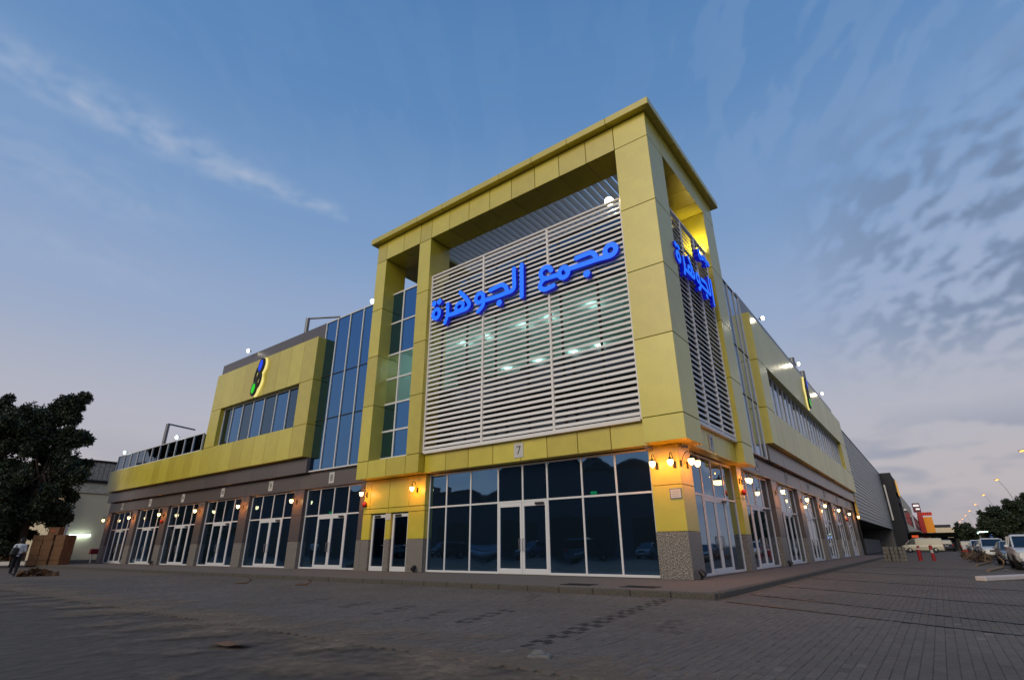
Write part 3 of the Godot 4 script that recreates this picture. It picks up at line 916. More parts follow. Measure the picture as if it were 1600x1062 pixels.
	for p in [[-10.7, 6.2, 0.3], [-13.4, 6.8, 0.5]]:
		var o := thing("dry_leaf_strip", "curled brown strip of packing lying on the pavers, %s of two by the left shops" % ("nearer" if p[0] > -11.0 else "farther"), "litter", at(p[0], 0.02, p[1], p[2]), "curled strips on the pavers")
		var s := new_st()
		tube(s, [Vector3(-0.25, 0.02, 0.1), Vector3(0.1, 0.03, 0), Vector3(0.24, 0.1, -0.05), Vector3(0.16, 0.16, -0.02)], [0.02, 0.025, 0.02], 5)
		mesh_node(s.commit(), mats.carton2, "strip_body", o, o.transform)

func sand(called: String, label: String, line: Array, half: float, sd: int, y: float) -> void:
	var nz := noise(60 + sd, 0.02, 5)
	var W := 1024
	var H := 128
	var im := Image.create(W, H, false, Image.FORMAT_RGBA8)
	for j in H:
		for i in W:
			var v := absf((j + 0.5) / H * 2.0 - 1.0)
			var n := nz.get_noise_2d(i * 1.0, j * 0.9) + 0.5 * nz.get_noise_2d(i * 6.0 + 300.0, j * 6.0)
			var t := clampf((0.75 - v + n * 0.8) * 0.8, 0.0, 1.0)
			var g := 0.82 + 0.18 * nz.get_noise_2d(i * 20.0, j * 20.0)
			im.set_pixel(i, j, Color(0.66 * g, 0.565 * g, 0.47 * g, t * 0.75))
	var m := StandardMaterial3D.new()
	m.albedo_texture = ImageTexture.create_from_image(im)
	m.transparency = BaseMaterial3D.TRANSPARENCY_ALPHA
	m.roughness = 1.0
	var pts := rounded(line, 8)
	var st := new_st()
	var run := 0.0
	for i in pts.size() - 1:
		var a: Vector2 = pts[i]
		var c: Vector2 = pts[i + 1]
		var na := (pts[mini(i + 1, pts.size() - 1)] - pts[maxi(i - 1, 0)] as Vector2).normalized().orthogonal() * half
		var nc := (pts[mini(i + 2, pts.size() - 1)] - pts[i] as Vector2).normalized().orthogonal() * half
		var r2 := run + a.distance_to(c) / (half * 16.0)
		var v := [[a - na, run, 0.0], [c + nc, r2, 1.0], [c - nc, r2, 0.0], [a - na, run, 0.0], [a + na, run, 1.0], [c + nc, r2, 1.0]]
		for k in v:
			st.set_normal(Vector3.UP)
			st.set_uv(Vector2(k[1], k[2]))
			st.add_vertex(Vector3(k[0].x, y, k[0].y))
		run = r2
	tag(mesh_node(st.commit(), m, called, self), label, "sand", "", "stuff")

func pavers(plaza: Node3D) -> void:
	var mesh := box_mesh(Vector3(0.0975, 0.05, 0.1975), 0.004)
	var inv := Transform3D(Basis(Vector3.UP, 0.64931) * Basis(Vector3.RIGHT, 0.37882), CAM).affine_inverse()
	var near := []
	var all := []
	var dashes := [[2.0, 11.3, 1.0, 4.7, 1.0], [-0.1, 10.3, -0.55, 8.3, 0.8], [-0.95, 10.4, -1.5, 8.9, 0.7], [-2.2, 10.2, -2.7, 8.7, 0.7], [-3.55, 10.0, -4.1, 8.8, 0.6], [-5.3, 9.75, -5.9, 8.3, 0.6], [-1.3, 6.6, -2.2, 5.2, 0.5], [3.0, 9.6, 2.5, 8.0, 0.4]]
	var patch := noise(71, 0.22, 3)
	for zone in [[-24.0, 8.2, 4.45, 12.15], [2.1, 8.2, -18.0, 4.4]]:
		var x: float = zone[0]
		var col := 0
		while x < zone[1]:
			var z: float = zone[2] + (0.1 if col % 2 else 0.0)
			var row := 0
			while z < zone[3]:
				var p := Vector3(x + 0.05, -0.006 + rng.randf_range(-0.003, 0.003), z + 0.1)
				var dark := 0.0
				for d in dashes:
					var a := Vector2(d[0], d[1])
					var c := Vector2(d[2], d[3])
					var q := Vector2(p.x, p.z)
					var t := (q - a).dot(c - a) / (c - a).length_squared()
					if t > 0.0 and t < 1.0 and q.distance_to(a.lerp(c, t)) < 0.15 and int(floorf(p.z / 0.2)) % 2 == 0: dark = d[4]
				var v := rng.randf_range(0.9, 1.1) * (1.0 + 0.16 * patch.get_noise_2d(p.x, p.z))
				if rng.randf() < 0.03: v *= rng.randf_range(0.6, 1.4)
				var tone := Color(0.162, 0.138, 0.12) * v
				tone = tone.lerp(Color(0.022, 0.021, 0.021), dark)
				tone.a = 1.0
				var xf := Transform3D(Basis(Vector3.UP, rng.randf_range(-0.02, 0.02)) * Basis(Vector3.BACK, rng.randf_range(-0.02, 0.02)), p)
				var l := inv * p
				var seen := l.z < 0 and absf(l.x / l.z) < 0.98 and absf(l.y / l.z) < 0.65
				if seen: near.append([p.distance_to(CAM) + (0.0 if dark < 0.5 else -3.0), all.size()])
				all.append([xf, tone])
				z += 0.2
				row += 1
			x += 0.1
			col += 1
	near.sort_custom(func(a, c): return a[0] < c[0])
	var single := {}
	for k in mini(300, near.size()): single[near[k][1]] = true
	var rest := []
	for i in all.size():
		if single.has(i):
			var tone: Color = all[i][1]
			var key := "paver%d" % int(round(tone.g * 120.0))
			if not mats.has(key):
				var m: StandardMaterial3D = mats.paver.duplicate()
				m.vertex_color_use_as_albedo = false
				m.albedo_color = tone.linear_to_srgb()
				mats[key] = m
			mesh_node(mesh, mats[key], "paver", plaza, all[i][0])
		else: rest.append(all[i])
	var mm := MultiMesh.new()
	mm.transform_format = MultiMesh.TRANSFORM_3D
	mm.use_colors = true
	mm.mesh = mesh
	mm.instance_count = rest.size()
	for i in rest.size():
		mm.set_instance_transform(i, rest[i][0])
		mm.set_instance_color(i, rest[i][1])
	var o := MultiMeshInstance3D.new()
	o.multimesh = mm
	o.material_override = mats.paver
	put(o, "pavers", plaza)
	o.set_meta("kind", "stuff")

# ---------------------------------------------------------------- lamps, signs, fittings
func lamp_shape(parts_of: Node3D, light: bool) -> void:
	var xf := parts_of.global_transform
	var s := new_st()
	bx(s, Vector3(-0.05, -0.12, 0.0), Vector3(0.05, 0.1, 0.03), 0.01)
	mesh_node(s.commit(), mats.iron, "wall_plate", parts_of, xf)
	s = new_st()
	tube(s, [Vector3(0, -0.04, 0.02), Vector3(0, 0.1, 0.06), Vector3(0, 0.24, 0.12), Vector3(0, 0.33, 0.2), Vector3(0, 0.35, 0.28), Vector3(0, 0.3, 0.34), Vector3(0, 0.2, 0.35)], [0.013], 7)
	tube(s, [Vector3(0, -0.04, 0.02), Vector3(0, -0.02, 0.12), Vector3(0, 0.06, 0.14), Vector3(0, 0.08, 0.09)], [0.009], 6)
	mesh_node(s.commit(), mats.iron, "arm", parts_of, xf)
	s = new_st()
	lathe(s, [Vector2(0.02, 0.2), Vector2(0.035, 0.17), Vector2(0.092, 0.13), Vector2(0.104, 0.1)], 14, Vector3(0, 0, 0.35))
	mesh_node(s.commit(), mats.iron, "cap", parts_of, xf)
	s = new_st()
	lathe(s, [Vector2(0.092, 0.11), Vector2(0.1, 0.06), Vector2(0.095, 0.01), Vector2(0.074, -0.045), Vector2(0.04, -0.085), Vector2(0.001, -0.1)], 16, Vector3(0, 0, 0.35))
	mesh_node(s.commit(), mats.bulb, "glass_bowl", parts_of, xf)
	if light:
		var l := OmniLight3D.new()
		l.light_color = Color(1.0, 0.56, 0.14)
		l.light_energy = 0.8
		l.light_size = 0.08
		l.omni_range = 60.0
		l.omni_attenuation = 2.0
		l.shadow_enabled = true
		l.name = "lamp_light"
		parts_of.add_child(l)
		l.global_transform = xf * Transform3D(Basis.IDENTITY, Vector3(0, 0.0, 0.35))

func plate(text: String, u: float, y: float, w: float, label: String) -> void:
	var p := thing("number_plate", label, "number plate", FX * at(u, y, w), "shop number plates")
	mesh_node(box_mesh(Vector3(0.46, 0.58, 0.02), 0.006), mats.plate, "plate_board", p, p.transform * at(0, 0, 0.01))
	var t := TextMesh.new()
	t.text = text
	var f := SystemFont.new()
	f.font_names = PackedStringArray(["Droid Sans"])
	t.font = f
	t.font_size = 64
	t.pixel_size = 0.0068 if text.length() == 1 else 0.0052
	t.depth = 0.008
	mesh_node(t, mats.black, "digits", p, p.transform * at(0, 0, 0.026))

func letters(name_: String, label: String, words: Array, xf: Transform3D) -> void:
	var o := thing(name_, label, "sign", xf)
	var k := 0
	for wd in words:
		var groups := {}
		for s in wd[1]:
			var g: int = s[3]
			if not groups.has(g): groups[g] = []
			groups[g].append(s)
		for g in groups:
			var sf := new_st()
			var ss := new_st()
			for s in groups[g]:
				var path: Array = s[0]
				var d := k * 0.0025
				k += 1
				if path.size() == 1: path = oval(path[0], 0.075 * s[2] / 0.08, 0.075 * s[2] / 0.08, 14)
				stroke(sf, ss, path, s[2], 0.0, 0.15 + d, s[1])
			var m := mesh_node(ss.commit(), mats.blueside, "letter_dot" if groups[g].size() == 1 and groups[g][0][0].size() == 1 else "letter", o, xf)
			mesh_node(sf.commit(), mats.blueface, "lit_face", m, xf)

func sign_words() -> Array:
	var v := func(a: Array) -> Array:
		var out := []
		for i in range(0, a.size(), 2): out.append(Vector2(a[i], a[i + 1]))
		return out
	var first := [
		[oval(Vector2(-1.45, 11.83), 0.235, 0.235), true, 0.106, 0],
		[rounded(v.call([-1.42, 11.6, -1.55, 11.59, -1.99, 11.63, -2.6, 11.64, -3.46, 11.66]), 4), false, 0.106, 0],
		[rounded(v.call([-2.99, 12.02, -2.6, 12.04, -2.31, 12.03, -2.14, 11.88, -2.08, 11.65]), 4), false, 0.106, 0],
		[[Vector2(-2.54, 11.16)], true, 0.08, 1],
		[oval(Vector2(-3.6, 11.58), 0.22, 0.23), true, 0.106, 0],
		[rounded(v.call([-3.8, 11.56, -4.2, 11.575, -4.53, 11.6, -4.7, 11.75, -4.71, 11.98, -4.52, 12.12, -4.3, 12.06, -4.2, 11.88]), 5), false, 0.106, 0],
		[rounded(v.call([-4.5, 11.6, -4.72, 11.48, -4.77, 11.26, -4.55, 11.1, -4.12, 11.14]), 5), false, 0.106, 0]]
	var second := [
		[v.call([-5.72, 12.68, -5.74, 11.15]), false, 0.106, 2],
		[rounded(v.call([-6.15, 12.64, -6.14, 12.1, -6.14, 11.74, -6.27, 11.59, -6.6, 11.57, -7.1, 11.56, -7.95, 11.58]), 5), false, 0.106, 3],
		[rounded(v.call([-7.5, 12.0, -7.1, 12.04, -6.83, 12.05, -6.62, 11.9, -6.52, 11.6]), 4), false, 0.106, 3],
		[[Vector2(-6.97, 11.2)], true, 0.08, 4],
		[oval(Vector2(-8.14, 11.8), 0.23, 0.23), true, 0.106, 3],
		[rounded(v.call([-7.9, 11.76, -7.9, 11.42, -8.05, 11.24, -8.22, 11.14]), 5), false, 0.106, 3],
		[rounded(v.call([-10.12, 11.48, -9.7, 11.46, -9.3, 11.47, -8.92, 11.49, -8.76, 11.63, -8.85, 11.85, -9.05, 12.12, -9.36, 12.46]), 5), false, 0.106, 5],
		[oval(Vector2(-9.38, 11.72), 0.24, 0.2, 20, 0.3), true, 0.095, 5],
		[rounded(v.call([-10.16, 12.08, -10.15, 11.65, -10.18, 11.4, -10.3, 11.14]), 5), false, 0.106, 5],
		[oval(Vector2(-10.92, 11.78), 0.22, 0.24), true, 0.106, 6],
		[[Vector2(-11.1, 12.38)], true, 0.08, 7], [[Vector2(-10.73, 12.38)], true, 0.08, 8]]
	return [["word_shape", first], ["word_shape", second]]

func moved(word: Array, s: float, off: Vector2) -> Array:
	var out := []
	for k in word[1]:
		var p := []
		for q in k[0]: p.append(q * s + off)
		out.append([p, k[1], k[2] * s, k[3]])
	return ["word_shape", out]

func logo(label: String, xf: Transform3D) -> void:
	var o := thing("building_logo", label, "logo", xf)
	# interlocked links standing off a pale lit backing
	var sf := new_st()
	var ss := new_st()
	prism(sf, ss, rounded([Vector2(0.1, 1.35), Vector2(0.62, 1.1), Vector2(0.66, 0.5), Vector2(0.36, 0.12), Vector2(0.5, -0.4), Vector2(0.3, -0.85), Vector2(-0.05, -1.3), Vector2(-0.36, -1.3), Vector2(-0.58, -0.8), Vector2(-0.4, -0.3), Vector2(-0.55, 0.2), Vector2(-0.3, 0.75), Vector2(-0.1, 1.1)], 4), 0.0, 0.07)
	var back := mesh_node(ss.commit(), mats.halo, "lit_backing", o, xf)
	mesh_node(sf.commit(), mats.halo, "backing_face", back, xf)
	var e := new_st()
	stroke(e, e, oval(Vector2(0.2, 0.72), 0.29, 0.46, 24, -0.22), 0.085, 0.1, 0.2, true)
	stroke(e, e, oval(Vector2(-0.28, -0.8), 0.25, 0.42, 24, -0.22), 0.085, 0.1, 0.203, true)
	stroke(e, e, oval(Vector2(-0.16, 0.1), 0.22, 0.58, 24, -0.2), 0.06, 0.1, 0.206, true)
	stroke(e, e, oval(Vector2(0.12, -0.28), 0.22, 0.5, 24, -0.2), 0.06, 0.1, 0.209, true)
	mesh_node(e.commit(), mats.black, "link_rings", o, xf)
	for g in [[Vector2(0.2, 0.72), "logoblue", "blue_oval", 0.46], [Vector2(-0.28, -0.8), "logogreen", "green_oval", 0.4]]:
		var s := new_st()
		var t := new_st()
		prism(s, t, oval(g[0], 0.22, g[3] - 0.06, 24, -0.22), 0.1, 0.22)
		mesh_node(t.commit(), mats.black, g[2], o, xf)
		mesh_node(s.commit(), mats[g[1]], "lit_lens", o.get_child(-1), xf)

func flood(label: String, p: Vector3, aim: Vector3, key: String, energy: float, col: Color) -> void:
	var d := aim.normalized()
	var xf := Transform3D(frame_at(d), p)
	var o := thing("floodlight", label, "floodlight", xf, "roof floodlights")
	var big := 1.45 if energy > 5.5 else 1.0
	var turned := xf * Transform3D(Basis(Vector3.RIGHT, PI / 2), Vector3.ZERO)
	var s := new_st()
	lathe(s, [Vector2(0.03, -0.14), Vector2(0.09 * big, -0.1), Vector2(0.14 * big, 0.04), Vector2(0.145 * big, 0.07), Vector2(0.125 * big, 0.07)], 16)
	mesh_node(s.commit(), mats.iron, "housing", o, turned)
	s = new_st()
	lathe(s, [Vector2(0.125 * big, 0.065), Vector2(0.1 * big, 0.1), Vector2(0.055 * big, 0.12), Vector2(0.001, 0.125)], 16)
	mesh_node(s.commit(), mats[key], "lit_lens", o, turned)
	s = new_st()
	tube(s, [Vector3(0, 0, -0.06), Vector3(0, 0, -0.22), Vector3(0, -0.0, -0.3)], [0.02], 6)
	mesh_node(s.commit(), mats.iron, "bracket", o, xf)
	var l := SpotLight3D.new()
	l.light_color = col
	l.light_energy = energy
	l.light_size = 0.12
	l.spot_range = 80.0
	l.spot_attenuation = 2.0
	l.spot_angle = 75.0
	l.shadow_enabled = true
	l.name = "flood_light"
	o.add_child(l)
	l.global_transform = xf * Transform3D(Basis(Vector3.UP, PI), Vector3(0, 0, 0.16))

func bell(label: String, u: float, y: float) -> void:
	var o := thing("alarm_bell", label, "alarm bell", FX * at(u, y, 0.0) * Transform3D(Basis(Vector3.RIGHT, PI / 2), Vector3.ZERO), "red alarm bells")
	var s := new_st()
	lathe(s, [Vector2(0.06, 0.0), Vector2(0.06, 0.05), Vector2(0.13, 0.05), Vector2(0.13, 0.09), Vector2(0.1, 0.13), Vector2(0.05, 0.155), Vector2(0.001, 0.16)], 18)
	mesh_node(s.commit(), mats.red, "gong", o, o.transform)
	mesh_node(box_mesh(Vector3(0.16, 0.04, 0.16), 0.01), mats.red, "bell_base", o, o.transform * at(0, 0.02, 0))

func build_lights_and_signs() -> void:
	# wall lamps: front facade
	FX = FRONT
	for l in [[-51.6, "on the far left end pier"], [-45.73, "on the fifth pier left of the tower"], [-39.85, "above the red bell on the fourth pier left of the tower"], [-33.9, "on the third pier left of the tower"], [-28.0, "on the second pier left of the tower"], [-22.05, "on the first pier left of the tower"], [-15.88, "on the lime wall above the left red bell"], [-12.27, "on the lime wall right above the two side doors"], [-0.78, "on the front of the corner pilaster, left of two"], [-0.17, "on the front of the corner pilaster, right of two"]]:
		lamp_shape(thing("wall_lamp", "lit gooseneck wall lamp " + l[1], "wall lamp", FX * at(l[0], 3.59, 0.004), "gooseneck wall lamps"), true)
	FX = RIGHT
	for l in [[0.1, "on the side of the corner pilaster, nearer the corner"], [0.68, "on the side of the corner pilaster, farther from the corner"], [6.78, "on the lime side street pilaster, nearer of two"], [7.12, "on the lime side street pilaster, farther of two"], [13.3, "on the first grey side street pier"], [19.9, "on the second grey side street pier"], [26.5, "on the third grey side street pier"], [33.1, "on the fourth grey side street pier"], [39.7, "above a red bell on the fifth side street pier"], [46.6, "on the last side street pier before the ribbed hall"]]:
		lamp_shape(thing("wall_lamp", "lit gooseneck wall lamp " + l[1], "wall lamp", FX * at(l[0], 3.62, 0.004), "gooseneck wall lamps"), true)
	# number plates
	FX = FRONT
	plate("7", -6.28, 4.68, 0.284, "pale plate with number 7 over the wide corner shop front")
	for p in [[-19.0, "8"], [-25.1, "9"], [-31.1, "10"], [-37.1, "11"], [-43.0, "12"], [-48.9, "13"]]:
		plate(p[1], p[0], 4.67, 0.004, "pale plate reading %s over a left wing shop" % {"8": "eight", "9": "nine", "10": "ten", "11": "eleven", "12": "twelve", "13": "thirteen"}[p[1]])
	FX = RIGHT
	plate("7", 2.82, 4.64, 0.256, "pale plate with number 7 on the side street face of the tower")
	for k in 6: plate(str(6 - k), 10.3 + 6.6 * k, 4.7, 0.004, "pale plate reading %s over a side street shop" % ["six", "five", "four", "three", "two", "one"][k])
	FX = FRONT
	# letters
	var words := sign_words()
	letters("blue_letter_sign", "large lit blue Arabic letters across the front louvre screen", words, at(0, 0, 0.5))
	letters("blue_letter_sign", "lit blue Arabic letters in two rows on the side louvre screen", [moved(words[1], 0.81, Vector2(9.78, 1.98)), moved(words[0], 0.43, Vector2(5.75, 8.0))], RIGHT * at(0, 0, 0.46))
	logo("lit blue and green link logo on the left lime box", at(-27.45, 11.85, 0.66))
	logo("lit blue and green link logo on the right wing lime box", RIGHT * at(27.4, 11.9, 0.58))
	# floodlights
	flood("bright floodlight on the grey parapet above the left logo", Vector3(-30.5, 14.5, 0.35), Vector3(0.4, -0.25, 0.88), "flood", 4.0, Color(1, 0.95, 0.82))
	flood("white floodlight above the glazed strip, far left end", Vector3(-49.9, 9.3, 0.55), Vector3(0.5, -0.2, 0.85), "coolflood", 1.2, Color(0.9, 1, 1))
	flood("white floodlight above the glazed strip, near the lime box", Vector3(-39.2, 9.3, 0.55), Vector3(0.5, -0.2, 0.85), "coolflood", 1.2, Color(0.9, 1, 1))
	flood("small white floodlight at the top of the blue glazing by the tower", Vector3(-17.0, 14.55, 0.0), Vector3(0.6, -0.4, 0.67), "coolflood", 1.5, Color(0.9, 1, 1))
	flood("bright floodlight on the top right of the front louvre screen", Vector3(-1.5, 14.36, 0.25), Vector3(0.35, -0.6, 0.7), "flood", 6.0, Color(1, 0.95, 0.82))
	flood("floodlight in the tower opening lighting the lime soffit", Vector3(0.1, 14.35, -5.3), Vector3(-0.1, 0.6, -0.8), "flood", 4.0, Color(1, 0.93, 0.72))
	flood("bright floodlight on the right parapet, nearest the tower", Vector3(0.75, 13.72, -14.8), Vector3(0.85, -0.2, 0.55), "flood", 5.0, Color(1, 0.95, 0.82))
	flood("bright floodlight on the right parapet, before the two posts", Vector3(0.75, 13.7, -25.4), Vector3(0.85, -0.2, 0.55), "flood", 5.0, Color(1, 0.95, 0.82))
	flood("bright floodlight on the right parapet, beyond the logo", Vector3(0.75, 13.75, -36.0), Vector3(0.85, -0.2, 0.55), "flood", 5.0, Color(1, 0.95, 0.82))
	# downlights in the upper room
	for k in 10:
		var x: float = [-13.9, -12.05, -10.45, -8.0, -6.45, -4.1, -12.8, -10.45, -8.0, -6.4][k]
		var z := -2.6 if k < 6 else -7.4
		var o := thing("downlight", "lit downlight behind the louvres, %s of the %s" % [["leftmost", "second", "third", "fourth", "fifth", "rightmost"][k] if k < 6 else ["leftmost", "second", "third", "rightmost"][k - 6], "front row" if k < 6 else "back row"], "downlight", at(x, 11.49, z), "downlights behind the louvres")
		var s := new_st()
		lathe(s, [Vector2(0.001, -0.02), Vector2(0.1, -0.02), Vector2(0.1, -0.004)], 16)
		mesh_node(s.commit(), mats.downlight, "lit_disc", o, o.transform)
		s = new_st()
		lathe(s, [Vector2(0.1, -0.025), Vector2(0.13, -0.02), Vector2(0.135, -0.002)], 16)
		mesh_node(s.commit(), mats.white, "rim", o, o.transform)
		var l := OmniLight3D.new()
		l.light_color = Color(0.84, 1.0, 0.97)
		l.light_energy = 0.42
		l.light_size = 0.1
		l.omni_range = 60.0
		l.omni_attenuation = 2.0
		l.shadow_enabled = true
		l.name = "downlight_light"
		o.add_child(l)
		l.global_transform = o.transform * at(0, -0.2, 0)
	# fittings
	FX = FRONT
	bell("red alarm bell on the lime wall under the left wall lamp", -15.93, 3.13)
	bell("red alarm bell on the fourth pier left of the tower", -39.9, 3.14)
	FX = RIGHT
	bell("red alarm bell on the lime pilaster beside shop 6", 6.95, 3.18)
	bell("red alarm bell on the fifth grey side street pier", 39.75, 3.15)
	for c in [[at(-0.85, 4.17, 0.05, -0.9), "front"], [RIGHT * at(0.2, 4.15, 0.05, 0.9), "side"]]:
		var o := thing("security_camera", "small grey security camera under the soffit on the %s of the corner" % c[1], "camera", c[0], "corner security cameras")
		mesh_node(box_mesh(Vector3(0.09, 0.09, 0.26), 0.02), mats.steel, "camera_body", o, o.transform * at(0, 0, 0.12))
		mesh_node(box_mesh(Vector3(0.11, 0.015, 0.3), 0.004), mats.plate, "sun_hood", o, o.transform * at(0, 0.055, 0.14))
		mesh_node(box_mesh(Vector3(0.04, 0.1, 0.04), 0.008), mats.steel, "mount", o, o.transform * at(0, 0.07, 0.0))
	var nb := thing("notice_plate", "small white notice plate on the front of the corner pilaster", "notice", at(-0.24, 2.67, 0.002))
	mesh_node(box_mesh(Vector3(0.34, 0.27, 0.02), 0.004), mats.plate, "notice_board", nb, nb.transform * at(0, 0, 0.01))
	mesh_node(box_mesh(Vector3(0.4, 0.33, 0.008), 0.002), mats.steel, "notice_frame", nb, nb.transform * at(0, 0, 0.004))
	var ns := new_st()
	for k in 4: bx(ns, Vector3(-0.12 + 0.01 * (k % 2), 0.075 - k * 0.05, 0.02), Vector3(0.12 - 0.015 * (k % 3), 0.083 - k * 0.05, 0.0215))
	mesh_node(ns.commit(), mats.steel, "print_lines", nb, nb.transform)
	for c in [[RIGHT * at(0.35, 0.15, 0.12), "on the side of the corner pilaster"], [at(-12.1, 0.15, 0.12), "right of the two side doors"], [RIGHT * at(12.95, 0.15, 0.12), "by the first side street pier"], [at(-39.9, 0.15, 0.12), "by the fourth left pier"]]:
		var o := thing("floor_spotlight", "small black unlit spotlight on the pavement " + c[1], "spotlight", c[0], "black spotlights on the pavement")
		var s := new_st()
		tube(s, [Vector3(0, 0.0, 0), Vector3(0, 0.12, 0)], [0.05, 0.02], 8)
		mesh_node(s.commit(), mats.black, "stem", o, o.transform)
		s = new_st()
		tube(s, [Vector3(0, 0.1, 0.1), Vector3(0, 0.2, 0.02), Vector3(0, 0.26, -0.04)], [0.1, 0.09, 0.06], 12)
		mesh_node(s.commit(), mats.black, "lamp_head", o, o.transform)
	for c in [[-3.98, "corner shop 7"], [-20.8, "shop 8"]]:
		var o := thing("exit_light", "small green lit exit light hanging inside %s" % c[1], "exit light", at(c[0], 3.03, -1.4), "green exit lights inside the shops")
		mesh_node(box_mesh(Vector3(0.26, 0.12, 0.04), 0.01), mats.exit, "lit_panel", o, o.transform)
		var s := new_st()
		tube(s, [Vector3(-0.12, 0.09, 0), Vector3(-0.12, 1.28, 0)], [0.008], 5)
		tube(s, [Vector3(0.12, 0.09, 0), Vector3(0.12, 1.28, 0)], [0.008], 5)
		mesh_node(s.commit(), mats.steel, "hangers", o, o.transform)
	FX = FRONT

# ---------------------------------------------------------------- cars
func loft(st: SurfaceTool, rings: Array) -> void:
	var n: int = rings[0].size()
	for i in rings.size() - 1:
		for k in n:
			var l := (k + 1) % n
			var a: Vector3 = rings[i][k]
			var c: Vector3 = rings[i][l]
			var d: Vector3 = rings[i + 1][l]
			var e: Vector3 = rings[i + 1][k]
			var nn := (d - a).cross(e - c)
			if nn.length() < 1e-9: continue
			nn = nn.normalized()
			var mid := (a + c + d + e) / 4
			var axis := Vector3.ZERO
			for q in rings[i] + rings[i + 1]: axis += q
			axis /= 2.0 * n
			if nn.dot(mid - axis) < 0: nn = -nn
			quad(st, a, c, d, e, nn)
	for e in [0, rings.size() - 1]:
		var c := Vector3.ZERO
		for q in rings[e]: c += q / n
		var other := Vector3.ZERO
		for q in rings[1 if e == 0 else e - 1]: other += q / n
		for k in n: tri(st, c, rings[e][k], rings[e][(k + 1) % n], (c - other).normalized())

func body_ring(z: float, y0: float, y1: float, hw: float) -> Array:
	return [Vector3(-hw * 0.9, y0, z), Vector3(-hw * 0.99, y0 + 0.12, z), Vector3(-hw, lerpf(y0, y1, 0.6), z), Vector3(-hw * 0.93, y1, z), Vector3(hw * 0.93, y1, z), Vector3(hw, lerpf(y0, y1, 0.6), z), Vector3(hw * 0.99, y0 + 0.12, z), Vector3(hw * 0.9, y0, z)]

